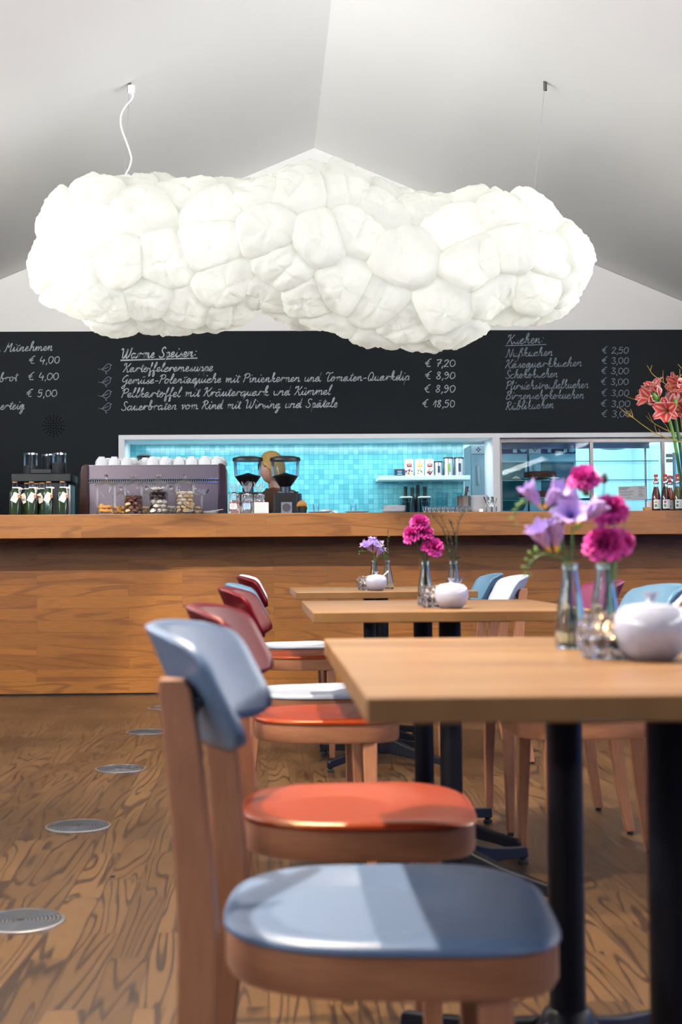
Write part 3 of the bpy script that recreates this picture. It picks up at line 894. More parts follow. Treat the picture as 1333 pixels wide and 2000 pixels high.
# suspension: ceiling fixings, wires and the white flex
def ceil_pt(px, py):
    d = ray(px, py)
    s_ = 1 if d.x/d.y*7.5 > RIDGE_X else -1
    # z = RZ - SLOPE*s*(x-RX)
    num = RIDGE_Z + SLOPE*s_*RIDGE_X - CAM_Z
    t = num/(d.z + SLOPE*s_*d.x)
    return Vector((0, 0, CAM_Z)) + d*t
for (pt, pb, flex) in (((253, 163), (243, 349), True), ((1065.5, 160), (1044, 378), False)):
    A = ceil_pt(*pt); B = at(pb[0], pb[1], YC+0.02)
    mm = MB().tube([A-LC, B-LC], 0.0016 if not flex else 0.0018, 6)
    mm.build('suspension_wire', M['steel'], lamp)
    MB().cyl(A-LC, 0.011, -0.05, 0.012, 12).build('ceiling_fixing', M['dark_steel'], lamp)
    if flex:
        pts = []
        for (fx, fy) in ((257,172),(260,186),(257,195),(247,206),(238,222),(236,240),(240,258),(247,276),(255,300),(257,312),(253,327),(246,340),(243,350)):
            f = (fy-163)/186.0
            Yp = A.y + (B.y-A.y)*f - 0.01
            pts.append(at(fx, fy, Yp)-LC)
        MB().tube(catmull(pts, 5), 0.0055, 8).build('flex_cable', M['white_trim'], lamp)
        MB().lathe([(0, -0.025), (0.020, -0.025), (0.022, 0.02), (0, 0.02)], 16, (A-LC)+Vector((0.012, -0.0, -0.035))).build('cable_cup', M['white_trim'], lamp)
for (bx_, bz_) in ((190, 505), (410, 500), (640, 510), (870, 520), (1030, 500)):
    p = at(bx_, bz_, YC)
    l = bpy.data.lights.new('cloud_bulb', 'POINT')
    l.energy = LAMP_W; l.color = (1.0, 0.98, 0.92); l.shadow_soft_size = 0.09
    o = bpy.data.objects.new('cloud_bulb', l); COL.objects.link(o); o.location = p
# ================================================================== chairs
def seat_outline(t, k=1.0):
    """plan of the seat: square front with round corners, softly narrowing rear; x forwards"""
    c, s = math.cos(t), math.sin(t)
    n = 4.4 if c > 0 else 3.3
    r = (abs(c)**n + abs(s)**n) ** (-1/n)
    x, y = 0.203*r*c*k, 0.198*r*s*k
    if x < 0: y *= 1-0.12*(x/0.203)**2
    return x, y
def make_chair(seat_m, back_m):
    t = thing('dining_chair', 'x', 'chair')
    # seat shell: dished, with a rolled lip
    NA, prof = 56, []
    sm = MB()
    fr = [0.0, 0.12, 0.25, 0.38, 0.5, 0.62, 0.74, 0.84, 0.92, 0.965, 0.99, 1.0]
    vs, fs = [], []
    for f in fr:
        for a in range(NA):
            th = 2*PI*a/NA
            x, y = seat_outline(th, f)
            dx, dy = (x+0.045)/0.125, y/0.145
            d2 = dx*dx + dy*dy
            z = 0.455 - 0.022*math.exp(-d2*d2*0.9)
            if x > 0.08: z -= 0.010*((x-0.08)/0.12)**2
            z -= 0.0065*max(0, (f-0.92)/0.08)**2
            vs.append((x, y, z))
    k0 = len(vs)
    for a in range(NA):
        x, y = seat_outline(2*PI*a/NA, 1.0); vs.append((x, y, 0.4405))
    for a in range(NA):
        x, y = seat_outline(2*PI*a/NA, 0.93); vs.append((x, y, 0.4400))
    rings = len(fr) + 2
    for q in range(rings-1):
        for a in range(NA):
            b = (a+1) % NA
            fs.append((q*NA+a, (q+1)*NA+a, (q+1)*NA+b, q*NA+b))
    fs.append(tuple((rings-1)*NA+a for a in range(NA)))
    sm.add(vs, fs)
    sm.build('seat', seat_m, t, angle=60)
    # apron
    am = MB()
    rg = [(0.985, 0.4385), (0.985, 0.395), (0.972, 0.390), (0.90, 0.390), (0.90, 0.4385)]
    vs, fs = [], []
    for (k_, z) in rg:
        for a in range(NA):
            x, y = seat_outline(2*PI*a/NA, k_); vs.append((x, y, z))
    for q in range(len(rg)):
        q2 = (q+1) % len(rg)
        for a in range(NA):
            b = (a+1) % NA
            fs.append((q*NA+a, q*NA+b, q2*NA+b, q2*NA+a))
    am.add(vs, fs)
    am.build('seat_rail', M['beech_rail'], t, angle=40)
    def bar(path, secs):
        """rectangular bar through points with (wx, wy) sections"""
        mb = MB(); vs = []; fs = []
        for (x, y, z), (wx, wy) in zip(path, secs):
            vs += [(x-wx, y-wy, z), (x+wx, y-wy, z), (x+wx, y+wy, z), (x-wx, y+wy, z)]
        n = len(path)
        for i in range(n-1):
            for k_ in range(4):
                j = (k_+1) % 4
                fs.append((4*i+k_, 4*i+j, 4*i+4+j, 4*i+4+k_))
        fs.append((3, 2, 1, 0)); fs.append(tuple(4*(n-1)+k_ for k_ in range(4)))
        return mb.add(vs, fs)
    for s in (-1, 1):
        pts = [(-0.262, s*0.197, 0.010), (-0.243, s*0.188, 0.13), (-0.226, s*0.180, 0.28), (-0.216, s*0.175, 0.42), (-0.222, s*0.171, 0.55), (-0.234, s*0.168, 0.67), (-0.243, s*0.166, 0.732), (-0.246, s*0.166, 0.744)]
        pts = catmull(pts, 3)
        sec = []
        for p in pts:
            z = p.z
            wx = 0.014 + 0.0085*min(1, z/0.42) if z < 0.42 else 0.0225 - 0.004*(z-0.42)/0.34
            if z > 0.735: wx *= 0.8
            sec.append((wx, 0.0135))
        bar(pts, sec).build('rear_leg', M['beech'], t, bevel=0.006)
        fpts = catmull([(0.118, s*0.200, 0.010), (0.118, s*0.190, 0.18), (0.116, s*0.166, 0.400)], 3)
        bar(fpts, [(0.012+0.008*p.z/0.4, 0.013+0.005*p.z/0.4) for p in fpts]).build('front_leg', M['beech'], t, bevel=0.005)
        MB().cyl((-0.262, s*0.197, 0), 0.010, 0, 0.011, 12).build('foot_glide', M['rubber'], t)
        MB().cyl((0.118, s*0.200, 0), 0.010, 0, 0.011, 12).build('foot_glide', M['rubber'], t)
    # backrest shell, curved round the sitter and leaning back
    def shell(u, v):
        U = 2*u-1; V = v
        # rounded outline
        wtop = 0.203
        ex = (abs(2*V-1))**3.2
        rc = 0.055 if V > 0.5 else 0.040
        wd = wtop - rc*(1-math.sqrt(max(0, 1-ex**1.35)))
        y = wd*U
        z = 0.662 + 0.138*V - 0.010*abs(U)**3*V
        xb = -0.232 - 0.066*V - 0.008*math.sin(V*PI)*0.4
        x = xb + 2.05*y*y
        return Vector((x, y, z))
    sb = MB().grid(shell, 33, 15)
    sb.build('backrest', back_m, t, solid=0.010, bevel=0, angle=180, soff=0)
    for s in (-1, 1):
        MB().box((-0.222, s*0.166, 0.712), (0.016, 0.018, 0.022), rot=(0, R(20), 0)).build('back_bracket', M['black_plastic'], t, bevel=0.002)
    return t

chairs = {}
def chair(seat_m, back_m, x, y, rz, label, side):
    key = (seat_m, back_m)
    if key not in chairs:
        chairs[key] = c = make_chair(M[seat_m], M[back_m])
        c.location = (x, y, 0); c.rotation_euler = (0, 0, rz); c['label'] = label; c['group'] = 'chairs ' + side
        return c
    return dup(chairs[key], (x, y, 0), rz, label, 'chairs ' + side)
LS, RS = 'along the left side of the tables', 'along the right side of the tables'
chair('grey_seat', 'grey_seat', 0.150, 1.650, R(-4.5), 'blue-grey seated beech chair nearest the camera, left of the front table', LS)
chair('red_seat', 'crimson_seat', 0.158, 2.315, R(-4), 'red seated beech chair directly behind the nearest blue-grey chair', LS)
chair('red_seat', 'crimson_seat', 0.165, 3.66, R(-3), 'red chair at the near left corner of the middle table', LS)
chair('white_seat', 'blue_seat', 0.165, 4.29, R(0), 'white seated chair with pale blue back at the far left corner of the middle table', LS)
chair('red_seat', 'crimson_seat', 0.165, 5.92, R(0), 'smallest red chair at the near left corner of the far table', LS)
chair('white_seat', 'white_seat', 0.165, 6.58, R(0), 'white chair at the far left corner of the far table, closest to the bar', LS)
chair('blue_seat', 'blue_seat', 0.875, 3.68, PI+R(1), 'blue chair on the right of the middle table, behind the front sugar bowl', RS)
chair('magenta_seat', 'magenta_seat', 0.885, 4.34, PI, 'magenta chair beyond the blue chair, seen between the two front bottle vases', RS)
chair('white_seat', 'white_seat', 0.855, 5.75, PI+R(1), 'white chair at the near right corner of the far table', RS)
chair('blue_seat', 'blue_seat', 0.865, 6.42, PI, 'blue chair partly hidden behind the white chair at the far table', RS)

# ================================================================== tables
TZ = 0.74
def cross_base(mb):
    for a in (R(45), R(135), R(225), R(315)):
        c, s = math.cos(a), math.sin(a)
        prof = [(0.02, 0.13, 0.052), (0.06, 0.105, 0.046), (0.16, 0.078, 0.034), (0.27, 0.060, 0.026), (0.345, 0.050, 0.022), (0.352, 0.042, 0.022)]
        bot = [(0.02, 0.05), (0.06, 0.045), (0.16, 0.036), (0.27, 0.028), (0.345, 0.018), (0.352, 0.018)]
        vs, fs = [], []
        for (r_, zt, w_), (_, zb) in zip(prof, bot):
            for sg in (-1, 1):
                vs.append((r_*c - s*sg*w_/2, r_*s + c*sg*w_/2, zb)); vs.append((r_*c - s*sg*w_/2*0.72, r_*s + c*sg*w_/2*0.72, zt))
        for i in range(len(prof)-1):
            a0, b0 = 4*i, 4*i+4
            for (p_, q_) in ((0, 1), (1, 3), (3, 2), (2, 0)):
                fs.append((a0+p_, b0+p_, b0+q_, a0+q_))
        n = 4*(len(prof)-1)
        fs.append((n, n+1, n+3, n+2)); fs.append((0, 2, 3, 1))
        mb.add(vs, fs)
    mb.lathe([(0, 0.04), (0.050, 0.045), (0.052, 0.10), (0.040, 0.128), (0.033, 0.135), (0, 0.135)], 28)
def make_table(label, loc, rz, w_, d_, bdy=0.0, bdx=0.0):
    t = thing('cafe_table', label, 'table', loc, rz, 'oak tables in a row')
    top = MB().bx(-w_/2, w_/2, -d_/2, d_/2, 0, 0.027).build('table_top', M['table'], t, smooth=False, bevel=0.002, loc=(0, 0, TZ-0.027))
    for dy in (bdy-0.29, bdy+0.29):
        MB().cyl((bdx, dy, 0), 0.030, 0.12, TZ-0.033, 28).build('column', M['black_steel'], t)
        cb_ = MB(); cross_base(cb_)
        b_ = cb_.build('cross_base', M['black_steel'], t, bevel=0.004, loc=(bdx, dy, 0))
        for a in (45, 135, 225, 315):
            MB().lathe([(0, 0), (0.015, 0), (0.015, 0.010), (0.010, 0.012), (0.010, 0.018), (0, 0.018)], 14, (0.338*math.cos(R(a)), 0.338*math.sin(R(a)), 0)).build('glide', M['rubber'], b_)
        MB().bx(-0.16, 0.16, dy-0.035, dy+0.035, TZ-0.033, TZ-0.0272).build('mounting_plate', M['black_steel'], t, smooth=False)
    return t
tab1 = make_table('oak table nearest the camera with the large sugar bowl', (0.478, 1.795, 0), R(0.0), 0.756, 0.965, 0.095, 0.017)
tab2 = make_table('oak middle table between the front table and the far one', (0.492, 3.84, 0), R(0.3), 0.748, 0.93, -0.03)
tab3 = make_table('oak far table standing closest to the bar', (0.494, 5.86, 0), R(0.6), 0.752, 0.95, 0.07)

# ================================================================== table settings
def vase_mesh():
    mb = MB()
    out = [(0, 0.0), (0.0200, 0.0), (0.0218, 0.003), (0.0222, 0.030), (0.0210, 0.040), (0.0165, 0.078), (0.0135, 0.102), (0.0112, 0.119), (0.0112, 0.1225), (0.0127, 0.1245), (0.0127, 0.1285), (0.0112, 0.1295)]
    inn = [(0.0098, 0.1285), (0.0095, 0.119), (0.0117, 0.100), (0.0148, 0.077), (0.0190, 0.040), (0.0200, 0.029), (0.0198, 0.009), (0.0180, 0.0065), (0, 0.0065)]
    sq = lambda z: 4.5 if z < 0.035 else 2 + 2.5*max(0, 1-(z-0.035)/0.06)
    mb.lathe(out+inn, 40, sq=sq)
    return mb
vase0 = None
def vase(loc, rz, label):
    global vase0
    if vase0 is None:
        vase0 = tag(vase_mesh().build('bottle_vase', M['vase_glass'], angle=50, loc=loc), label, 'vase', 'glass bottle vases on the tables')
        vase0.rotation_euler = (0, 0, rz)
        return vase0
    return dup(vase0, loc, rz, label, 'glass bottle vases on the tables')
bowl0 = None
def sugar_bowl(loc, rz, s, label, spoon=None):
    t = thing('sugar_bowl', label, 'sugar bowl', loc, rz, 'white lidded sugar bowls')
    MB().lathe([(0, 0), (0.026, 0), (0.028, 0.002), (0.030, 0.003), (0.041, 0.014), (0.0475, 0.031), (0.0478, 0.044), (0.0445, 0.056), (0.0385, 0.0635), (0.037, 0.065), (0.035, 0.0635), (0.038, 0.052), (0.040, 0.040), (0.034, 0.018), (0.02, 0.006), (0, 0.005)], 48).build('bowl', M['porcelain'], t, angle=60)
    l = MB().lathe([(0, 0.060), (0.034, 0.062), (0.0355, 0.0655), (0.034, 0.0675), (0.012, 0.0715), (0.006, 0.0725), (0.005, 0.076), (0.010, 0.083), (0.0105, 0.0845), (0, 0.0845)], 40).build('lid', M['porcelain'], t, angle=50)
    t.scale = (s, s, s)
    if spoon:
        a, mat_ = spoon
        c, sn = math.cos(a), math.sin(a)
        P_ = [(c*0.020, sn*0.020, 0.050), (c*0.034, sn*0.034, 0.064), (c*0.052, sn*0.052, 0.078), (c*0.062, sn*0.062, 0.085)]
        s_ = thing('sugar_spoon', 'small spoon sticking out of ' + {'tab1': 'the large front sugar bowl', 'tab2': 'the middle sugar bowl, dark handle', 'tab3': 'the far sugar bowl, pale handle'}[mat_[1]], 'spoon', loc, rz, 'sugar bowl spoons')
        s_.scale = (s, s, s)
        MB().tube(catmull(P_, 4), [0.0018 + (0.0052 if spoon[1][1] == 'tab2' else 0.0018)*(i/12.0)**2 for i in range(13)], 8).build('handle', M[mat_[0]], s_)
        MB().sphere((c*0.014, sn*0.014, 0.046), 0.009, 12, 8, (1, 0.8, 0.45)).build('spoon_bowl', M['chrome'], s_)
    return t
def crystal_holder(loc, label):
    t = thing('tealight_holder', label, 'candle holder', loc, 0, 'crystal tealight holders')
    mb = MB()
    rr = random.Random(3)
    mb.lathe([(0, 0.0), (0.022, 0.0), (0.030, 0.012), (0.034, 0.030), (0.030, 0.050), (0.026, 0.054), (0.022, 0.050), (0.026, 0.030), (0.022, 0.018), (0, 0.016)], 24)
    for ring, (z, r_, n_) in enumerate(((0.010, 0.029, 9), (0.022, 0.035, 11), (0.034, 0.036, 11), (0.046, 0.032, 10), (0.054, 0.026, 9))):
        for i in range(n_):
            a = 2*PI*(i+0.5*(ring % 2))/n_
            mb.sphere((r_*math.cos(a), r_*math.sin(a), z), 0.0088, 7, 5)
    mb.build('glass_beads', M['crystal'], t, smooth=False)
    MB().lathe([(0, 0.0175), (0.0195, 0.0175), (0.0195, 0.032), (0.0185, 0.0325), (0.018, 0.030), (0, 0.030)], 24).build('tealight', M['wax'], t)
    MB().lathe([(0, 0.034), (0.0028, 0.037), (0.0035, 0.042), (0.0018, 0.050), (0, 0.056)], 10).build('flame', M['flame'], t)
    return t

# ------------------------------------------------------------------ flowers
def carnation_bloom(mb, p, d, r, seed):
    rr = random.Random(seed)
    T_ = aim(p, d, rr.uniform(0, 6))
    for layer, (n_, tilt, ln, zb) in enumerate(((9, 80, 1.0, 0.0), (9, 60, 0.95, 0.08), (8, 42, 0.85, 0.14), (7, 24, 0.72, 0.2), (5, 8, 0.6, 0.22))):
        for i in range(n_):
            a0 = 2*PI*i/n_ + rr.uniform(-.2, .2) + layer
            L_ = r*ln*rr.uniform(0.85, 1.1); W_ = r*0.62
            tl = R(tilt + rr.uniform(-12, 12))
            ph = rr.uniform(0, 6)
            def f(u, v):
                U = 2*u-1
                rad = L_*v
                wob = 0.12*r*v*v*math.sin(U*9+ph) + 0.05*r*v*math.sin(U*21+ph*2)
                edge = 1 - 0.16*U*U + 0.05*math.sin(U*19+ph)
                x = rad*edge; y = W_*U*(0.15+0.85*v**0.8); z = wob
                X_ = x*math.sin(tl) - z*math.cos(tl)
                Z_ = x*math.cos(tl) + z*math.sin(tl)
                if tilt > 50: Z_ -= 0.25*rad*v*v*0.6
                return Vector((X_*math.cos(a0) - y*math.sin(a0), X_*math.sin(a0) + y*math.cos(a0), Z_ + zb*r))
            mb.grid(f, 11, 6, M=T_)
def calyx(mb, p, d, r, ln):
    T_ = aim(p, d)
    mb.lathe([(0, -ln), (r*0.7, -ln*0.9), (r, -ln*0.4), (r*1.05, 0), (r*0.8, 0.08*ln), (0, 0.05*ln)], 12, (0, 0, 0), T_)
def freesia_bloom(pm, ym, p, d, s, seed, opened=1.0):
    rr = random.Random(seed)
    T_ = aim(p, d, rr.uniform(0, 6))
    for i in range(6):
        a0 = 2*PI*i/6 + rr.uniform(-.08, .08)
        inner = i % 2
        Lp = s*(1.0 if inner else 1.06)
        fl = opened*(0.8 if inner else 1.0)*rr.uniform(0.85, 1.15)
        def f(u, v):
            U = 2*u-1
            w_ = s*(0.08 + 0.19*math.sin(min(1, v*1.05)*PI*0.86)**1.1)*math.sqrt(max(0.0, 1-max(0, v-0.72)**2/0.079))
            rad = s*(0.09 + 0.12*v + 0.85*fl*max(0, v-0.36)**1.4)
            z = Lp*v*(1-0.25*fl*max(0, v-0.6))
            cup = -0.10*s*U*U*(1-v*0.4)
            x = rad + cup; y = w_*U
            return Vector((x*math.cos(a0)-y*math.sin(a0), x*math.sin(a0)+y*math.cos(a0), z))
        pm.grid(f, 7, 12, M=T_)
    ym.lathe([(0.02*s, -0.25*s), (0.07*s, -0.12*s), (0.105*s, 0.1*s), (0.15*s, 0.32*s)], 12, (0, 0, 0), T_)
def bud(mb, p, d, ln, r):
    mb.lathe([(0, 0), (r*0.7, ln*0.15), (r, ln*0.4), (r*0.7, ln*0.75), (0, ln)], 10, (0, 0, 0), aim(p, d))

def flower_thing(name, label, cat, root, group):
    return thing(name, label, cat, root, 0, group)
def px_pts(lst, Y, root):
    out = []
    for q in lst:
        y_ = Y + (q[2] if len(q) > 2 else 0)
        out.append(at(q[0], q[1], y_) - root)
    return out

def freesia(label, root, stem_px, blooms, buds, Y, side=None, s=1.0, grp='freesia stems'):
    t = flower_thing('freesia_stem', label, 'flower', root, grp)
    st = MB().tube(catmull(px_pts(stem_px, Y, root), 5), 0.0017*s, 7)
    if side: st.tube(catmull(px_pts(side, Y, root), 5), 0.0013*s, 6)
    st.build('stem', M['green'], t)
    for i, (bx_, by_, dx, dy, dz, sz, op) in enumerate(blooms):
        pm, ym = MB(), MB()
        freesia_bloom(pm, ym, at(bx_, by_, Y) - root, (dx, dy, dz), sz*1.22, i+int(bx_), op)
        b_ = pm.build('bloom', M['lilac'], t, solid=0.0005, angle=180, fixn=False)
        ym.build('yellow_throat', M['yellow'], b_, fixn=False)
    for (bx_, by_, dx, dz, ln) in buds:
        q = MB(); bud(q, at(bx_, by_, Y) - root, (dx, 0.1, dz), ln, ln*0.24)
        q.build('bud', M['bud_green'], t)
    return t
def carnation(label, root, stem_px, bloom, Y, r, buds=(), side=(), mat='green', grp='pink carnations'):
    t = flower_thing('carnation', label, 'flower', root, grp)
    st = MB().tube(catmull(px_pts(stem_px, Y, root), 5), 0.0016, 7)
    for sd in side: st.tube(catmull(px_pts(sd, Y, root), 4), 0.0011, 6)
    st.build('stem', M[mat], t)
    bx_, by_, dx, dy, dz = bloom
    p = at(bx_, by_, Y) - root
    d = Vector((dx, dy, dz)).normalized()
    q = MB(); carnation_bloom(q, p, d, r, int(bx_)); q.build('bloom', M['pink'], t, angle=180, fixn=False)
    q = MB(); calyx(q, p - d*0.002, d, r*0.26, r*0.85); q.build('calyx', M['green'], t)
    for (ux, uy, ux2, uz, ln) in buds:
        q = MB(); bud(q, at(ux, uy, Y)-root, (ux2, 0, uz), ln, ln*0.3); q.build('bud', M['dark_green'], t)
    return t

# ---- front table
V1 = on_z(1116, 1266, TZ); V1.z = TZ
V2 = Vector((0.527, 2.03, TZ))
vase(V1, 0.05, 'bottle vase with lilac freesias on the front table')
vase(V2, 0.3, 'bottle vase with pink carnations on the front table, behind the crystal holder')
y1, y2 = V1.y, V2.y
freesia('lilac freesia stem arching left out of the left front vase', V1, [(1112, 1262, .0), (1114, 1180), (1108, 1105), (1100, 1060), (1088, 1010), (1070, 985), (1040, 978), (1015, 985), (1006, 1005)],
        [(1052, 984, -0.55, -0.2, 0.75, 0.030, .55), (1070, 985, 0.45, -0.5, 0.65, 0.034, .75)],
        [(1040, 985, -0.3, 0.9, .010), (1028, 985, -0.6, 0.8, .011), (1018, 990, -0.8, 0.5, .010), (1010, 998, -0.9, 0.1, .008), (1004, 1010, -0.8, -0.4, .008), (1010, 1020, -0.2, -0.9, .007), (1076, 992, 0.0, 0.9, .009)], y1)
freesia('lilac freesia stem standing upright with a star shaped open bloom', V1, [(1122, 1262, .0), (1116, 1180), (1116, 1105), (1119, 1060), (1118, 1030)],
        [(1118, 1018, -0.25, -0.85, 0.45, 0.040, 1.0), (1138, 1016, 0.75, -0.2, 0.7, 0.036, .5)],
        [(1130, 1032, 0.5, 0.8, .012), (1125, 1036, 0.2, 0.9, .012), (1142, 1020, 0.3, 0.9, .012)], y1)
freesia('lilac freesia stem drooping to the lower left with green buds', V1, [(1130, 1262, .0), (1118, 1190), (1106, 1105), (1090, 1088), (1060, 1083), (1038, 1098), (1030, 1112)],
        [(1070, 1068, -0.45, -0.35, 0.7, 0.036, .75), (1088, 1066, -0.1, -0.2, 0.95, 0.036, .5)],
        [(1050, 1082, -0.2, 0.95, .013), (1040, 1086, -0.5, 0.8, .010), (1034, 1095, -0.8, 0.4, .008), (1028, 1106, -0.9, -0.2, .008), (1028, 1116, -0.3, -0.9, .009), (1036, 1118, 0.2, -0.9, .008), (1092, 1080, 0.2, 0.9, .012)], y1)
carnation('pink carnation standing tallest on the front table, in the right vase', V2, [(1192, 1250), (1186, 1110), (1174, 1040), (1160, 985), (1150, 962)], (1142, 942, -0.25, -0.45, 0.85), y2, 0.027,
          buds=[(1181, 946, 0.05, 1, 0.020)], side=[[(1186, 1090), (1178, 1000), (1181, 946)]])
carnation('pink carnation at middle height on the front table, right vase', V2, [(1196, 1250), (1198, 1110), (1204, 1050), (1201, 1015)], (1192, 1000, -0.15, -0.6, 0.75), y2, 0.029,
          buds=[(1222, 1012, 0.15, 1, 0.020)], side=[[(1202, 1100), (1216, 1050), (1222, 1012)]])
carnation('largest pink carnation low above the right front vase', V2, [(1200, 1250), (1192, 1110), (1186, 1088)], (1183, 1067, -0.15, -0.75, 0.6), y2-0.02, 0.033)
carnation('pink carnation turned right, tucked behind the largest low one', V2, [(1204, 1250), (1204, 1110), (1210, 1085)], (1211, 1062, 0.55, -0.5, 0.65), y2+0.02, 0.024)
crystal_holder(Vector((0.468, 1.79, TZ)), 'clear beaded crystal tealight holder beside the large front sugar bowl')
sb_ = on_z(1274, 1289, TZ)
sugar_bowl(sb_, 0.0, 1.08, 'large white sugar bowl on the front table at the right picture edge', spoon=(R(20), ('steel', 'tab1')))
# ---- middle table
V3 = Vector((0.463, 3.80, TZ)); V4 = Vector((0.563, 3.92, TZ))
vase(V3, 0.1, 'bottle vase with a bunch of pink carnations on the middle table')
vase(V4, 0.5, 'bottle vase with dark green sprigs on the middle table')
for lab, st_, bl, r_ in (('pink carnation topmost in the middle table bunch', [(832, 1178), (830, 1100), (824, 1060), (821, 1030)], (820, 1024, -.05, -.5, .85), .030),
                         ('pink carnation on the left of the middle table bunch', [(830, 1178), (828, 1100), (818, 1070), (810, 1050)], (807, 1046, -.4, -.5, .8), .030),
                         ('pink carnation centre right below the topmost one on the middle table', [(834, 1178), (832, 1100), (834, 1070), (830, 1048)], (831, 1044, .25, -.4, .9), .027),
                         ('pink carnation lowest in the middle table bunch, leaning right', [(836, 1178), (834, 1100), (838, 1085), (843, 1076)], (846, 1071, .5, -.65, .55), .031),
                         ('small pink carnation behind the lowest bloom on the middle table', [(835, 1178), (833, 1100), (834, 1085), (836, 1074)], (836, 1069, -.1, -.4, .9), .022)):
    carnation(lab, V3, st_, bl, 3.80, r_, mat='dark_green', grp='carnations on the middle table')
rs = random.Random(5)
def sprig(label, root, px0, tips, Y, grp, bud_col='bud_green', nb=5, thick=0.0014):
    t = flower_thing('green_sprig', label, 'greenery', root, grp)
    mb = MB(); bm_ = MB()
    for (pts) in tips:
        P_ = catmull(px_pts(pts, Y, root), 6)
        mb.tube(P_, [thick*(1-0.6*i/len(P_)) for i in range(len(P_))], 6)
        for i in range(4, len(P_)):
            for k_ in range(4):
                d = Vector((rs.uniform(-1, 1), rs.uniform(-.6, .6), rs.uniform(0.5, 1.4))).normalized()
                q = P_[i]; ln = rs.uniform(0.006, 0.013)
                mb.tube([q, q + d*ln*0.6, q + d*ln], [0.0006, 0.0006, 0.0003], 5)
        for i in range(nb):
            q = P_[rs.randrange(len(P_)//2, len(P_))]
            d = Vector((rs.uniform(-1, 1), rs.uniform(-.6, .6), rs.uniform(.3, 1))).normalized()
            MB().sphere(q + d*0.006, 0.0019, 7, 5).build('bud', M[bud_col], t)
    mb.build('twigs', M['dark_green'], t)
    return t
sprig('dark green heather like sprigs rising from the right vase on the middle table', V4, None,
      [[(886, 1180), (884, 1105), (878, 1070), (866, 1035), (846, 1010)], [(887, 1180), (890, 1105), (893, 1050), (897, 1020), (908, 1000)], [(886, 1180), (886, 1100), (880, 1050), (862, 1012)],
       [(887, 1180), (888, 1100), (892, 1060), (884, 1030), (878, 1018)], [(888, 1180), (891, 1100), (898, 1090)], [(886, 1180), (883, 1100), (870, 1068)]], 3.92, 'sprigs in vases', nb=1)
crystal_holder(Vector((0.470, 3.665, TZ)), 'beaded crystal tealight holder on the middle table')
sugar_bowl(Vector((0.509, 3.585, TZ)), 0, 0.98, 'white sugar bowl with dark handled spoon on the middle table', spoon=(R(50), ('brown_gloss', 'tab2')))
# ---- far table
V5 = Vector((0.492, 5.95, TZ)); V6 = Vector((0.545, 5.86, TZ))
vase(V5, 0.2, 'bottle vase with lilac freesia on the far table')
vase(V6, 0.6, 'bottle vase with thin green sprigs on the far table')
freesia('lilac freesia with clustered blooms on the far table', V5, [(735, 1145), (733, 1100), (730, 1083), (722, 1076), (706, 1078)],
        [(726, 1076, -0.4, -0.5, 0.7, 0.045, 1), (732, 1076, 0.3, -0.6, 0.7, 0.045, 1), (721, 1070, -0.8, -0.2, 0.5, 0.035, .8), (727, 1066, 0, -.2, 1, .035, .7)],
        [(712, 1078, -.6, .5, .014), (706, 1077, -.8, .1, .012), (703, 1080, -.5, -.8, .011), (708, 1074, -.6, .8, .011)], 5.95, s=1.3, grp='freesias on the far table')
freesia('single lilac freesia bloom low on the right of the far table bunch', V5, [(736, 1145), (735, 1100), (738, 1090), (744, 1084)],
        [(738, 1084, 0.35, -0.5, 0.75, 0.040, .9)], [(748, 1084, .6, .6, .012), (752, 1086, .8, .3, .010)], 5.95, s=1.2, grp='freesias on the far table')
sprig('thin pale budded sprigs in the right vase on the far table', V6, None,
      [[(757, 1145), (757, 1098), (758, 1065), (759, 1036)], [(757, 1145), (755, 1098), (749, 1070), (741, 1058)], [(757, 1145), (756, 1098), (750, 1075), (737, 1062)], [(757, 1145), (756, 1100), (752, 1088), (745, 1090)]], 5.86, 'sprigs in vases', nb=9)
crystal_holder(Vector((0.432, 5.66, TZ)), 'beaded crystal tealight holder on the far table')
sugar_bowl(Vector((0.469, 5.57, TZ)), 0, 0.97, 'white sugar bowl with pale spoon on the far table', spoon=(R(25), ('wax', 'tab3')))
# ================================================================== things on the bar
def L_(px, Y=8.40, z=BZ):
    return Vector((atx(px, Y), Y, z))
def pxm(n, Y): return n/FPX*Y
def zz(py, Y, px=600): return at(px, py, Y).z

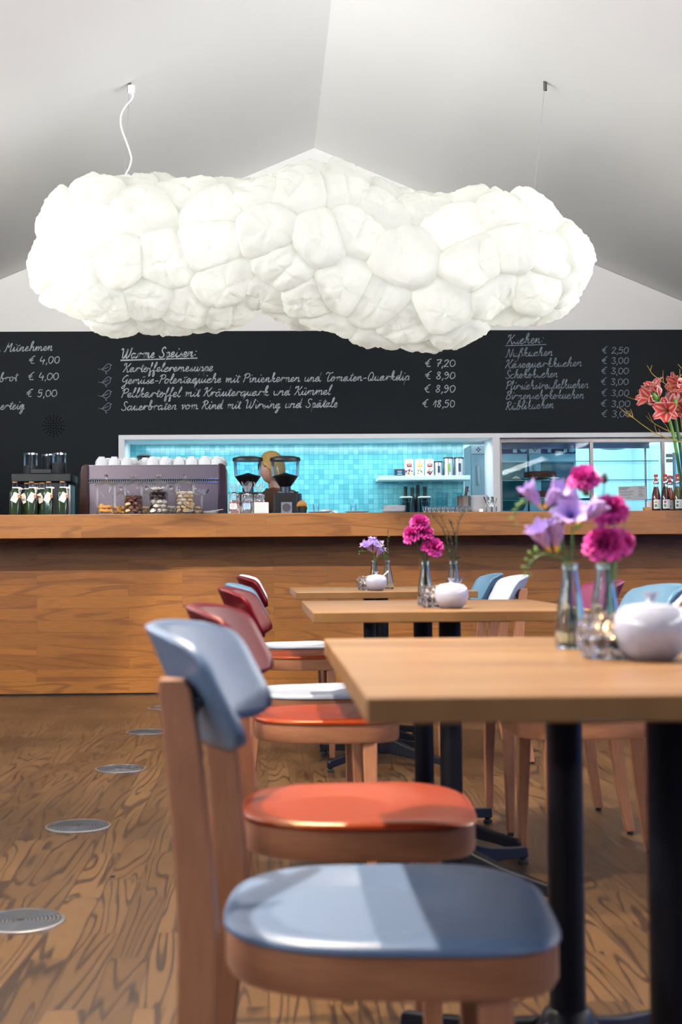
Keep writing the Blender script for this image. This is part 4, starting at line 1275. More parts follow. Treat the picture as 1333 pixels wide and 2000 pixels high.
# ------------------------------------------------------------------ oil bottles
def oil_bottle(loc, rz, label, tagside):
    t = thing('oil_bottle', label, 'bottle', loc, rz, 'oil bottles at the left end of the bar')
    sq = lambda z: 6.0 if z < 0.145 else 2+4*max(0, 1-(z-0.145)/0.02)
    MB().lathe([(0, 0), (0.030, 0), (0.0325, 0.004), (0.0325, 0.140), (0.028, 0.153), (0.017, 0.166), (0.0145, 0.176), (0.0145, 0.202), (0.016, 0.204), (0.016, 0.208)], 32, sq=sq).build('bottle_glass', M['blue_clear'], t, angle=50)
    MB().lathe([(0, 0.006), (0.029, 0.006), (0.0300, 0.139), (0.026, 0.150), (0.0155, 0.164), (0.013, 0.172), (0, 0.172)], 32, sq=sq).build('oil', M['oil'], t, angle=50)
    MB().cyl((0, 0, 0), 0.0165, 0.207, 0.215, 20).build('cork_cap', M['cork'], t)
    s = tagside
    rb = MB()
    rb.lathe([(0.0155, 0.172), (0.018, 0.174), (0.018, 0.178), (0.0155, 0.180)], 18)
    rb.tube(catmull([(0.012*s, -0.012, 0.176), (0.026*s, -0.024, 0.172), (0.030*s, -0.034, 0.150), (0.031*s, -0.038, 0.130)], 5), 0.0035, 6, flat=0.4)
    rb.sphere((0.024*s, -0.026, 0.174), 0.008, 8, 6, (1.5, 0.8, 0.7))
    rb.sphere((0.036*s, -0.027, 0.172), 0.007, 8, 6, (1.4, 0.7, 0.8))
    rb.build('white_ribbon', M['paper'], t)
    g = MB().box((0, 0, 0), (0.040, 0.0012, 0.060), M=Matrix.Translation((0.006*s, -0.038, 0.112)) @ Matrix.Rotation(R(28*s), 4, 'Y')).build('paper_tag', M['paper'], t, smooth=False)
    pr = MB()
    Mx = Matrix.Translation((0.006*s, -0.0388, 0.112)) @ Matrix.Rotation(R(28*s), 4, 'Y')
    for k_ in range(5):
        w_ = (0.022, 0.026, 0.018, 0.027, 0.021)[k_]
        pr.add([(-w_/2, 0, 0.015-0.008*k_), (w_/2, 0, 0.015-0.008*k_), (w_/2, 0, 0.0138-0.008*k_), (-w_/2, 0, 0.0138-0.008*k_)], [(0, 1, 2, 3)], Mx)
    pr.build('tag_print', M['grey_ink'], g, smooth=False, fixn=False)
    MB().cyl((0.030*s, -0.042, 0), 0.0085, 0.108, 0.126, 14, r2=0.0095).lathe([(0.0098, 0.126), (0.0098, 0.130), (0, 0.131)], 14, (0.030*s, -0.042, 0)).build('cork_charm', M['cork'], t)
    return t
for px, Y, s, rz, lab in ((29, 8.36, 1, 0.1, 'green oil bottle standing alone at the far left end'), (52.5, 8.50, -1, -0.2, 'green oil bottle second from the left, in the back row'),
                          (61.5, 8.37, 1, 0.05, 'green oil bottle with a large square tag, front row beside the leftmost one'), (71.5, 8.54, 1, 0.3, 'lowest looking green oil bottle hidden in the back row centre'),
                          (82, 8.48, -1, 0.0, 'green oil bottle in the back row with its cork charm on the left'), (95, 8.36, 1, -0.1, 'green oil bottle with the biggest tilted tag, centre of the front row'),
                          (122, 8.36, 1, 0.15, 'green oil bottle at the right end, standing a little apart')):
    oil_bottle(L_(px, Y), rz, lab, s)

# ------------------------------------------------------------------ bean dispenser behind the oil bottles
YD = 9.02
d0 = thing('bean_dispenser', 'black triple bean dispenser with clear silver topped canisters behind the oil bottles', 'bean dispenser', (atx(88, YD), YD, 0.95))
zt = zz(925, YD)-0.95
mb = MB(); w0 = pxm(114, YD)
mb.bx(-w0/2, w0/2, -0.16, 0.16, zt-0.055, zt)
mb.build('top_tray', M['black_plastic'], d0, bevel=0.006, smooth=False)
MB().bx(-w0/2+0.11, w0/2-0.03, -0.13, 0.16, 0.0, zt-0.055).build('body', M['black_plastic'], d0, bevel=0.006, smooth=False)
MB().bx(w0/2-0.028, w0/2-0.012, -0.10, 0.10, 0.12, zt-0.075).build('side_panel', M['steel'], d0, smooth=False)
MB().bx(-0.07, 0.07, -0.16, -0.12, zt, zt+0.03).build('front_spout', M['black_plastic'], d0, smooth=False, bevel=0.004)
for i, (px, fill) in enumerate(((63, 0.45), (92, 0.96), (118, 0.6))):
    x = atx(px, YD) - atx(88, YD); h = zz(884, YD) - zz(925, YD)
    y = (-0.06, 0.05, -0.05)[i]
    cn = MB().lathe([(0, zt), (0.046, zt), (0.046, zt+h-0.012)], 28, (x, y, 0)).build('canister', M['blue_clear'], d0)
    MB().lathe([(0, zt+0.002), (0.044, zt+0.002), (0.044, zt+h*fill*0.92), (0, zt+h*fill*0.97)], 24, (x, y, 0)).build('beans', M['beans'], cn)
    MB().lathe([(0, zt+h-0.012), (0.048, zt+h-0.012), (0.048, zt+h), (0.036, zt+h+0.002), (0, zt+h+0.002)], 28, (x, y, 0)).build('silver_cap', M['chrome'], cn)

# ------------------------------------------------------------------ espresso machine
YM = 8.82
mx = atx(300, YM)
em = thing('espresso_machine', 'wide espresso machine with mauve steel back panel and dark brown sides', 'espresso machine', (mx, YM, 0.95))
H = zz(906, YM) - 0.95
xa, xb = atx(173, YM)-mx, atx(427, YM)-mx
zr = zz(937, YM)-0.95
MB().bx(xa, xb, 0.004, 0.06, zr+0.010, H).build('upper_panel', M['mauve_steel'], em, smooth=False, bevel=0.004)
MB().bx(xa, xb, 0.010, 0.06, 0.04, zr-0.010).build('lower_panel', M['mauve_steel'], em, smooth=False, bevel=0.004)
vent = MB().bx(xa, xb, 0.02, 0.06, zr-0.010, zr+0.010).build('vent_slot', M['black_plastic'], em, smooth=False)
MB().bx(xa, xb, -0.003, 0.012, zr+0.008, zr+0.014).bx(xa, xb, -0.003, 0.012, zr-0.016, zr-0.009).build('chrome_rail', M['chrome'], em, smooth=False)
vb = MB()
for i in range(60): vb.box((xa+(i+0.5)*(xb-xa)/60, 0.019, zr), (0.004, 0.004, 0.014))
vb.build('vent_bars', M['steel'], vent, smooth=False)
for s, a, b in ((-1, 157, 173), (1, 427, 442)):
    x0, x1 = atx(a, YM)-mx, atx(b, YM)-mx
    lo = 0.004
    if s < 0: poly = [(x0-0.012, lo), (x0-0.008, 0.2), (x0, H-0.06), (x0+0.012, H-0.01), (x0+0.03, H+0.004), (x1, H+0.004), (x1, lo)]
    else: poly = [(x1+0.004, lo), (x1+0.010, 0.2), (x1+0.010, H-0.05), (x1-0.002, H-0.012), (x1-0.022, H+0.006), (x0, H+0.006), (x0, lo)]
    MB().prism(poly, -0.02, 0.42, 'xz').build('side_panel', M['brown_gloss'], em, smooth=False, bevel=0.008)
MB().bx(xa, xb, 0.06, 0.38, 0.05, H-0.006).build('machine_body', M['dark_steel'], em, smooth=False)
MB().bx(xa, xb, 0.004, 0.40, H-0.006, H).build('cup_tray', M['steel'], em, smooth=False)
MB().bx(xa+0.05, xb-0.05, 0.05, 0.36, 0, 0.05).build('feet_plinth', M['black_plastic'], em, smooth=False)
G['A'] = (1.0, [[(.0,0),(.5,1.9),(.95,0)], [(.2,.7),(.8,.7)]])
G['U'] = (1.1, [[(.1,1.8),(.1,.4),(.4,0),(.8,.3),(.9,1.8),(.85,0)]])
lg = write('BAU', 381, 405, 967, 964, None, plane=YM, y=0.0, xh=5.0, wd=0.006, mat='porcelain', name='logo_script', slant=0.3)
lg.parent = em; CH.setdefault(em.name, []).append(lg)
lg.location = (-mx, 0.007, -0.95)
# cups warming on top
def make_cup(loc, rz, label, group, upside=True):
    t = thing('coffee_cup', label, 'cup', loc, rz, group)
    prof = [(0, 0.060), (0.021, 0.060), (0.022, 0.054), (0.031, 0.046), (0.041, 0.028), (0.0445, 0.0), (0.0425, 0.0), (0.039, 0.027), (0.029, 0.044), (0, 0.053)]
    MB().lathe(prof, 28).build('cup_body', M['china'], t, angle=60)
    MB().tube(catmull([(0.040, 0, 0.012), (0.058, 0, 0.010), (0.063, 0, 0.026), (0.052, 0, 0.040), (0.034, 0, 0.040)], 5), 0.0042, 8).build('handle', M['china'], t)
    return t
cup0 = None
zc = 0.95 + H + 0.0005
CUPG = 'white cups upside down on the espresso machine'
for row, (Yc, n_, xs0, xs1) in enumerate(((YM+0.07, 10, 196, 424), (YM+0.175, 10, 205, 430), (YM+0.28, 9, 200, 420))):
    for i in range(n_):
        px = xs0 + (xs1-xs0)*i/(n_-1)
        x = atx(px, YM) + rnd.uniform(-.004, .004)
        if row == 0 and i in (3,): continue
        lab = 'white cup upside down among the cups warming on the espresso machine'
        if cup0 is None: cup0 = make_cup((x, Yc, zc), rnd.uniform(0, 6), lab, CUPG)
        else: dup(cup0, (x, Yc, zc), rnd.uniform(0, 6), lab, CUPG, scale=rnd.uniform(0.9, 1.02))

# ------------------------------------------------------------------ biscuit jars
def jar(loc, r, h, label, group, knob='ball'):
    t = thing('biscuit_jar', label, 'jar', loc, 0, group)
    MB().lathe([(0, 0.004), (r*0.96, 0.003), (r*1.03, 0.0), (r*1.03, 0.008), (r, 0.016), (r, h-0.01), (r*1.04, h)], 40).build('jar_glass', M['clear'], t, angle=60)
    MB().lathe([(0, 0.0045), (r*0.97, 0.0045), (r*0.97, 0.011), (0, 0.011)], 40).build('glass_base', M['clear'], t)
    l = MB()
    l.lathe([(r*1.10, h), (r*1.12, h+0.004), (r*1.02, h+0.010), (r*0.72, h+0.024), (r*0.34, h+0.034), (0.008, h+0.038), (0.0075, h+0.048)], 40)
    l.lathe([(r*0.93, h-0.012), (r*0.95, h+0.002)], 40)
    lid = l.build('lid', M['clear'], t, angle=60)
    k_ = MB()
    if knob == 'ball': k_.sphere((0, 0, h+0.060), 0.013, 16, 10)
    else: k_.lathe([(0, h+0.046), (0.008, h+0.046), (0.022, h+0.056), (0.023, h+0.062), (0.018, h+0.067), (0, h+0.068)], 24)
    k_.build('lid_knob', M['crystal'], lid)
    return t
def col_m(n, c, **k):
    if n not in M: M[n] = plain(n, c, **k)
    return M[n]
col_m('golden_biscuit', (0.46, 0.22, 0.05), rough=0.75, var=0.4, scale=90, bump=0.6)
col_m('chocolate_biscuit', (0.10, 0.035, 0.018), rough=0.55, var=0.35, scale=80, bump=0.5)
col_m('cream_biscuit', (0.70, 0.50, 0.28), rough=0.7, var=0.2, scale=60, bump=0.3)
col_m('meringue', (0.80, 0.74, 0.64), rough=0.7, var=0.1, scale=60, bump=0.4)
col_m('dark_chocolate', (0.045, 0.022, 0.020), rough=0.5, var=0.4, scale=80, bump=0.6)
def mk_biscotti(): # slanted slice of a loaf
    mb = MB(); rr = random.Random(2)
    def f(u, v):
        t = 2*PI*u; z = (v-0.5)
        k_ = (1-abs(2*z)**4)**0.5 if abs(2*z) < 1 else 0
        return Vector((0.032*2*z, 0.014*math.cos(t)*k_*(1+0.1*math.sin(5*t+z*9)), 0.011*math.sin(t)*k_*(1+0.12*math.sin(3*t+z*14)) + 0.011))
    return mb.grid(f, 16, 14, True)
def mk_sandwich():
    return MB().lathe([(0, 0), (0.016, 0.0005), (0.0195, 0.004), (0.0185, 0.0075), (0.0178, 0.0085), (0.0178, 0.0115), (0.0185, 0.0125), (0.0195, 0.016), (0.015, 0.0195), (0, 0.020)], 20)
def mk_meringue():
    def f(u, v):
        t = 2*PI*u
        r_ = 0.020*math.sin(min(1, v*1.0)*PI*0.5+0.0)**0.6 if v < 0.35 else 0.020*(1-(v-0.35)/0.65)**0.7
        return Vector((r_*(1+0.16*math.sin(6*t+v*5))*math.cos(t), r_*(1+0.16*math.sin(6*t+v*5))*math.sin(t), 0.026*v))
    return MB().grid(f, 20, 12, True)
def mk_round():
    return MB().lathe([(0, 0), (0.012, 0.001), (0.0185, 0.007), (0.0175, 0.013), (0.010, 0.019), (0, 0.0205)], 20)
protos = {}
def biscuit(kind, mat_, loc, rot, label, group):
    key = (kind, mat_)
    if key not in protos:
        o = {'b': mk_biscotti, 's': mk_sandwich, 'm': mk_meringue, 'r': mk_round}[kind]().build({'b': 'biscotti', 's': 'sandwich_biscuit', 'm': 'meringue', 'r': 'macaroon'}[kind], M[mat_], angle=60)
        protos[key] = o
    else:
        o = protos[key].copy(); COL.objects.link(o)
    o.location = loc; o.rotation_euler = rot
    tag(o, label, 'biscuit', group)
def fill_jar(c, r, top, kinds, label, group, lh=0.023, per=5):
    z = 0.0125; lay = 0
    while z < top-0.018:
        n_ = per + 1
        for i in range(n_):
            k_, m_ = kinds[rnd.randrange(len(kinds))] if not callable(kinds) else kinds(z/top)
            if i == n_-1: x, y = 0, 0
            else:
                a = 2*PI*(i + 0.5*(lay % 2))/per + rnd.uniform(-.08, .08)
                rr_ = r - 0.0235
                x, y = rr_*math.cos(a), rr_*math.sin(a)
            rot = (rnd.uniform(-.5, .5), rnd.uniform(-.5, .5), rnd.uniform(0, 6))
            biscuit(k_, m_, (c.x+x, c.y+y, c.z+z+rnd.uniform(0, .002)), rot, label, group)
        z += lh; lay += 1
JG = 'tall glass biscuit jars on the bar'
JR = 0.064
J = [L_(207.5, 8.36), L_(261, 8.36), L_(310, 8.36), L_(362, 8.36)]
jar(J[0], JR, 0.185, 'leftmost tall glass jar, low filled with golden biscotti', JG, 'ball')
jar(J[1], JR-0.003, 0.185, 'second tall glass jar, half full of brown chocolate biscuits', JG, 'flat')
jar(J[2], JR-0.003, 0.185, 'third tall glass jar, full of white and dark meringues', JG, 'flat')
jar(J[3], JR-0.002, 0.185, 'rightmost tall glass jar, full of pale round macaroons', JG, 'ball')
for i in range(14):   # biscotti standing and lying
    a = 2*PI*i/7 + 0.2*(i // 7)
    rr_ = 0.032
    stand = i in (3, 4)
    biscuit('b', 'golden_biscuit', (J[0].x + rr_*math.cos(a), J[0].y + rr_*math.sin(a), J[0].z + 0.0125 + (0.026 if stand else 0) + 0.024*(i // 7)),
            (0, R(70) if stand else rnd.uniform(-.1, .1), a+PI/2 + rnd.uniform(-.2, .2)), 'golden biscotti in the leftmost glass jar', 'biscotti in the first jar')
fill_jar(J[1], JR-0.003, 0.125, [('s', 'chocolate_biscuit'), ('s', 'chocolate_biscuit'), ('r', 'chocolate_biscuit'), ('s', 'cream_biscuit')], 'round biscuit in the second glass jar', 'biscuits in the second jar', 0.0215)
fill_jar(J[2], JR-0.003, 0.185, lambda f: ('m', 'meringue') if (f < 0.42 or f > 0.78) and rnd.random() < 0.85 else ('m', 'dark_chocolate'), 'small meringue in the third glass jar', 'meringues in the third jar', 0.0275)
fill_jar(J[3], JR-0.002, 0.160, [('r', 'cream_biscuit'), ('r', 'meringue'), ('s', 'cream_biscuit')], 'pale round macaroon in the rightmost glass jar', 'macaroons in the fourth jar', 0.0225)
for px, lab, k_ in ((236, 'low glass jar behind the gap between the first and second tall jars', [('b', 'golden_biscuit')]), (286, 'low glass jar behind the gap between the second and third tall jars', [('s', 'cream_biscuit')]),
                    (334, 'low glass jar behind the gap between the third and fourth tall jars', [('m', 'meringue')]), (381, 'low glass jar half hidden behind the macaroon jar', [('r', 'cream_biscuit')])):
    c = L_(px, 8.54)
    jar(c, 0.052, 0.120, lab, 'low glass jars behind the tall ones', 'ball')
    fill_jar(c, 0.052, 0.060, k_, 'biscuit in the ' + lab.split(' behind')[0].replace(' half hidden', '') + {236: ' left of centre', 286: ' in the middle', 334: ' right of centre', 381: ' at the right'}[px] + ', back row', 'biscuits in the low jars', 0.023, 4)

# ------------------------------------------------------------------ plates
def plate(mb, r, z, c=(0, 0, 0)):
    return mb.lathe([(0, z), (r*0.55, z), (r*0.62, z+0.002), (r*0.98, z+0.010), (r, z+0.012), (r*0.97, z+0.0125), (r*0.6, z+0.0055), (0, z+0.005)], 36, c)
def plate_stack(px, Y, n, r, label, group, dz=0.0075, wob=0.002, m='china', z0=BZ):
    p0 = None
    for i in range(n):
        loc = (atx(px, Y)+rnd.uniform(-wob, wob), Y+rnd.uniform(-wob, wob), z0 + i*dz + 0.0003)
        if p0 is None:
            p0 = tag(plate(MB(), r, 0).build('plate', M[m], angle=60, loc=loc), label, 'plate', group)
        else:
            q = p0.copy(); COL.objects.link(q); q.location = loc
plate_stack(412, 8.40, 2, 0.052, 'small white plate stacked right of the biscuit jars', 'small plates right of the jars', 0.007)
plate_stack(770, 8.42, 6, 0.076, 'white plate in the low stack left of the water glass tray', 'low plate stack on the bar', 0.0072, 0.003)
plate_stack(935, 8.58, 15, 0.066, 'white plate in the tall stack behind the cutlery', 'tall plate stack on the bar', 0.0076)
nk = MB(); nk.box((0, 0, 0.0035), (0.085, 0.05, 0.004), rot=(0, R(-8), 0.2))
tag(nk.build('napkin', M['paper'], smooth=False, loc=(atx(422, 8.38), 8.38, BZ+0.021)), 'folded white napkin lying on the small plates beside the jars', 'napkin')

# ------------------------------------------------------------------ cellophane bags
def gift_bag(px, Y, content, lab_m, label, wr=0.0385):
    t = thing('cellophane_bag', label, 'bag', L_(px, Y), rnd.uniform(-.2, .2), 'cellophane bags tied with black ribbon')
    rr = random.Random(int(px))
    def f(u, v):
        a = 2*PI*u; z = 0.195*v
        if v < 0.62: r_ = wr*(0.96+0.06*math.sin(v*9)) * (1 - 0.10*v)
        elif v < 0.70: r_ = wr*(0.87 - (v-0.62)/0.08*0.70)
        else: r_ = wr*(0.17 + 0.75*((v-0.70)/0.30)**0.8)
        cr = mnoise.noise(Vector((math.cos(a)*3+px, math.sin(a)*3, z*40)))*0.16 + 0.10*math.sin(a*9+px)*(1 if v > 0.6 else 0.35)
        r_ *= 1+cr
        zf = z + (0.014*math.sin(a*3+px) if v > 0.9 else 0)
        return Vector((r_*math.cos(a), r_*0.8*math.sin(a), zf))
    MB().grid(f, 40, 30, True).build('film', M['film'], t, angle=25)
    MB().lathe([(0, 0.004), (0.034, 0.004), (0.036, 0.02), (0.035, 0.075), (0.030, 0.085), (0, 0.088)], 24, M=Matrix.Diagonal((1, 0.75, 1, 1))).build('contents', content, t)
    MB().prism([(-0.024, 0.034), (-0.020, 0.028), (0.020, 0.028), (0.024, 0.034), (0.024, 0.058), (0.020, 0.066), (-0.020, 0.066), (-0.024, 0.058)], -0.034, -0.0325, 'xz').build('paper_label', lab_m, t, smooth=False)
    pr = MB()
    for k_ in range(4):
        w_ = (0.030, 0.024, 0.032, 0.02)[k_]; z = 0.058-0.006*k_
        pr.add([(-w_/2, -0.0345, z), (w_/2, -0.0345, z), (w_/2, -0.0345, z-0.0013), (-w_/2, -0.0345, z-0.0013)], [(0, 1, 2, 3)])
    pr.build('label_print', M['grey_ink'], t, smooth=False, fixn=False)
    rb = MB().lathe([(0.010, 0.128), (0.013, 0.131), (0.013, 0.136), (0.010, 0.139)], 14)
    for s in (-1, 1):
        rb.tube(catmull([(0.008*s, -0.008, 0.133), (0.026*s, -0.014, 0.140), (0.036*s, -0.012, 0.132), (0.022*s, -0.012, 0.128), (0.008*s, -0.008, 0.133)], 4), 0.0035, 6, flat=0.5)
        rb.tube(catmull([(0.006*s, -0.01, 0.131), (0.020*s, -0.016, 0.118), (0.030*s, -0.018, 0.104)], 4), 0.003, 6, flat=0.5)
    rb.build('black_ribbon', M['black_plastic'], t)
    return t
col_m('red_tea', (0.20, 0.035, 0.025), rough=0.6, var=0.5, scale=200, bump=0.7)
col_m('dark_tea', (0.025, 0.022, 0.045), rough=0.6, var=0.5, scale=200, bump=0.7)
col_m('pale_blue_paper', (0.36, 0.56, 0.80), rough=0.8, var=0.03)
gift_bag(458, 8.34, M['red_tea'], M['paper'], 'cellophane bag of red sweets with a white label, leftmost of the three')
gift_bag(483, 8.345, M['dark_tea'], M['pale_blue_paper'], 'cellophane bag with a pale blue label, middle of the three')
gift_bag(507, 8.40, M['red_tea'], M['paper'], 'cellophane bag half hidden behind the handwritten price card')
pc = thing('price_card', 'small white handwritten price card standing before the cellophane bags', 'price card', L_(511, 8.29), 0)
cw, chh = pxm(28, 8.29), pxm(21, 8.29)
MB().box((0, 0, chh/2+0.002), (cw, 0.002, chh), rot=None).build('card', M['paper'], pc, smooth=False, bevel=0.0008)
MB().bx(-0.022, 0.022, -0.006, 0.012, 0, 0.004).build('card_foot', M['clear'], pc, smooth=False)
ik = MB()
for r_ in range(5):
    z = chh*(0.86-0.18*r_)
    for a, b in (((-.42, -.12), (.2, .42)), ((-.44, .42), None), ((-.44, .05), (.14, .42)), ((-.44, .25), None), ((-.44, .1), (.16, .42)))[r_]  if False else [q for q in (((-.42, -.12), (.2, .42)), ((-.44, .42),), ((-.44, .05), (.14, .42)), ((-.44, .25),), ((-.44, .1), (.16, .42)))[r_]]:
        pts = []
        n_ = int((b-a)*46)
        for i in range(n_+1):
            pts.append(((a+(b-a)*i/n_)*cw, z + (0.0026 if i % 2 else -0.0022)*rnd.uniform(.5, 1.2)))
        ribbon(ik, pts, 0.0017, -0.0016)
ik.build('handwriting', M['ink'], pc, smooth=False, fixn=False)

# ------------------------------------------------------------------ coffee grinders
def grinder(px, Y, label):
    t = thing('coffee_grinder', label, 'coffee grinder', (atx(px, Y), Y, 0.95), 0, 'coffee grinders beside the espresso machine')
    Z = lambda py: zz(py, Y)-0.95
    k_ = Y/FPX
    hp = MB().lathe([(10*k_, Z(951)), (13*k_, Z(948)), (26.5*k_, Z(929)), (28.5*k_, Z(900))], 40).build('bean_hopper', M['blue_clear'], t, angle=30)
    bn = MB().lathe([(0, Z(950)), (9.5*k_, Z(950)), (12.2*k_, Z(948)), (25.2*k_, Z(930)), (18*k_, Z(928)), (7*k_, Z(925)), (3*k_, Z(923.5)), (0, Z(923))], 36).build('beans', M['beans'], hp)
    MB().lathe([(0, Z(891)), (20*k_, Z(891.5)), (29*k_, Z(894)), (30*k_, Z(895.5)), (30*k_, Z(900)), (28.8*k_, Z(900)), (0, Z(899))], 40).build('hopper_lid', M['black_plastic'], hp)
    MB().cyl((0, 0, 0), 11*k_, Z(963), Z(951), 28).build('collar', M['navy_plastic'], t)
    mb = MB()
    a, b = 24*k_, 26*k_
    mb.prism([(-b-0.004, 0), (b-0.0, 0), (a-0.002, Z(964)), (-a+0.004, Z(964))], -0.12, 0.12, 'xz')
    mb.build('body', M['black_plastic'], t, bevel=0.008, smooth=False)
    MB().prism([(b-0.004, 0.0), (b+0.03, 0.0), (b+0.018, Z(965)), (a-0.006, Z(965))], -0.10, 0.10, 'xz').build('side_cover', M['navy_plastic'], t, bevel=0.006, smooth=False)
    bd = MB().bx(-9*k_, 12*k_, -0.126, -0.1215, Z(1004), Z(982)).build('badge', M['steel'], t, bevel=0.001, smooth=False)
    MB().lathe([(0.0, 0.0), (8*k_, 0.0), (8*k_, 0.003), (0, 0.003)], 30, M=Matrix.Translation((1.5*k_, -0.1265, Z(992.5))) @ Matrix.Rotation(PI/2, 4, 'X')).build('round_emblem', M['dark_steel'], bd)
    MB().tube([(-0.02, -0.05, Z(962.5)), (-16*k_, -0.07, Z(962))], 0.004, 8).build('left_lever', M['chrome'], t)
    lv = MB().tube([(8*k_, -0.05, Z(962)), (17*k_, -0.07, Z(962.5))], 0.004, 8).build('dosing_lever', M['chrome'], t)
    MB().tube([(17*k_, -0.07, Z(962.5)), (25*k_, -0.08, Z(963))], 0.0055, 8).build('lever_grip', M['black_plastic'], lv)
    return t
grinder(485, 8.92, 'coffee grinder with wide hopper directly right of the espresso machine')
grinder(558, 8.92, 'coffee grinder right of the first one, silver square badge showing')

# croissant in a dark cup
t = tag(MB().lathe([(0, 0.0), (0.022, 0), (0.030, 0.046), (0.028, 0.046), (0.021, 0.004), (0, 0.004)], 24).build('dark_cup', M['black_plastic'], loc=L_(592, 8.5)), 'small dark cup holding a croissant beside the second grinder', 'cup')
cr = MB()
def crf(u, v):
    a = 2*PI*u; s = v*2-1
    r_ = 0.021*max(0.02, (1-s*s))**0.55*(1+0.13*abs(math.sin(s*9)))
    A_ = s*1.1
    return Vector((0.036*math.sin(A_)+r_*math.cos(a)*math.sin(A_)*0.6, r_*math.sin(a), 0.036*math.cos(A_)-0.02+r_*math.cos(a)*math.cos(A_)))
cr.grid(crf, 16, 26, True)
tag(cr.build('croissant', M['golden_biscuit'], loc=(atx(590, 8.5), 8.5, BZ+0.052)), 'golden croissant tucked into the small dark cup', 'croissant')

# ------------------------------------------------------------------ water glasses on saucers
for px, lab in ((618, 'left water glass on a saucer, nearer the grinder'), (691, 'right water glass on a saucer, before bare tiles')):
    c = L_(px, 8.40)
    tag(plate(MB(), 0.078, 0).build('saucer', M['china'], angle=60, loc=(c.x+0.02, c.y, c.z+0.0003)), 'white saucer under the ' + lab.split(' on')[0], 'saucer', 'saucers under the water glasses')
    g_ = thing('water_glass', lab, 'glass', (c.x, c.y, c.z+0.0062), 0, 'water glasses on the bar')
    MB().lathe([(0, 0), (0.017, 0), (0.0195, 0.058), (0.018, 0.058), (0.0165, 0.008), (0, 0.008)], 28).build('tumbler', M['crystal'], g_, angle=50)
    MB().cyl((0, 0, 0), 0.0160, 0.0085, 0.040, 24, r2=0.0172).build('water', M['clear'], g_)
tag(MB().box((0, 0, 0.009), (0.030, 0.030, 0.012), rot=(0, R(15), 0.3)).build('sugar_packet', M['paper'], smooth=False, loc=(atx(655, 8.40), 8.40, BZ+0.0005)), 'small white paper packet between the two saucers', 'packet')
tag(MB().lathe([(0, 0), (0.028, 0), (0.035, 0.009), (0.031, 0.0095), (0.0, 0.006)], 24).build('small_dish', M['china'], loc=(atx(638, 8.40), 8.355, BZ+0.014)), 'small white dish on the left saucer beside the water glass', 'dish')

# ------------------------------------------------------------------ tray of glass bowls
gb0 = None
for row, (Y, n_, a, b) in enumerate(((8.33, 10, 830, 913), (8.43, 10, 835, 917))):
    for i in range(n_):
        px = a + (b-a)*i/(n_-1)
        loc = (atx(px, Y), Y, BZ+0.0005)
        if gb0 is None:
            gb0 = tag(MB().lathe([(0, 0), (0.009, 0), (0.0105, 0.004), (0.014, 0.022), (0.0142, 0.040), (0.0128, 0.040), (0.0125, 0.022), (0.008, 0.007), (0, 0.006)], 16).build('small_glass', M['crystal'], angle=60, loc=loc), 'small clear glass in the crowd of glasses left of the steel pot', 'glass', 'small glasses on the bar')
        else:
            q = gb0.copy(); COL.objects.link(q); q.location = loc
pot = thing('steel_pot', 'tall brushed steel pot holding kitchen tongs', 'pot', L_(905, 8.56), 0)
MB().lathe([(0, 0), (0.040, 0), (0.0405, 0.002), (0.0405, 0.112), (0.042, 0.114), (0.039, 0.114), (0.0385, 0.004), (0, 0.004)], 32).build('pot_body', M['steel'], pot, angle=50)
tg = thing('tongs', 'dark handled tongs leaning in the steel pot', 'tongs', L_(905, 8.56), 0)
MB().tube([(-0.004, 0, 0.02), (0.016, 0, 0.115), (0.030, 0, 0.178)], [0.006, 0.009, 0.010], 8).build('dark_handle', M['black_plastic'], tg)
MB().tube(catmull([(0.012, 0.01, 0.02), (0.028, 0.01, 0.115), (0.040, 0.01, 0.150), (0.036, 0.01, 0.156), (0.022, 0.01, 0.115)], 5), 0.003, 6).build('steel_loop', M['chrome'], tg)
# cutlery cups
for px, lab, n_ in ((956, 'steel cup full of dark handled spoons beside the white pier', 5), (966, 'small cup of spoons touching the white pier', 4)):
    c = L_(px, 8.46)
    tag(MB().lathe([(0, 0), (0.016, 0), (0.019, 0.040), (0.0175, 0.040), (0.015, 0.003), (0, 0.003)], 20).build('cutlery_cup', M['steel'], loc=c), lab, 'cup', 'cutlery cups on the bar')
    for i in range(n_):
        a = 2*PI*i/n_
        s_ = thing('spoon', 'spoon standing in the ' + lab.split(' full')[0].split(' of')[0] + (' left of the other' if px == 956 else ' nearest the pier'), 'spoon', c, 0, 'spoons in the cutlery cups')
        top = Vector((0.030*math.cos(a) - 0.012, 0.020*math.sin(a), 0.095 + 0.015*math.sin(i*2.3)))
        bs = Vector((0.006*math.cos(a+2), 0.006*math.sin(a+2), 0.006))
        MB().tube([bs, bs.lerp(top, 0.6)], 0.0016, 6).build('shaft', M['chrome'], s_)
        MB().tube([bs.lerp(top, 0.58), top], [0.0024, 0.0042], 8).build('handle_end', M['black_plastic' if i % 2 else 'chrome'], s_)
tag(MB().box((0, 0, 0.011), (0.026, 0.022, 0.022)).build('sugar_box', M['china'], bevel=0.003, loc=L_(940, 8.36)), 'little white box in front of the tall plate stack', 'box')

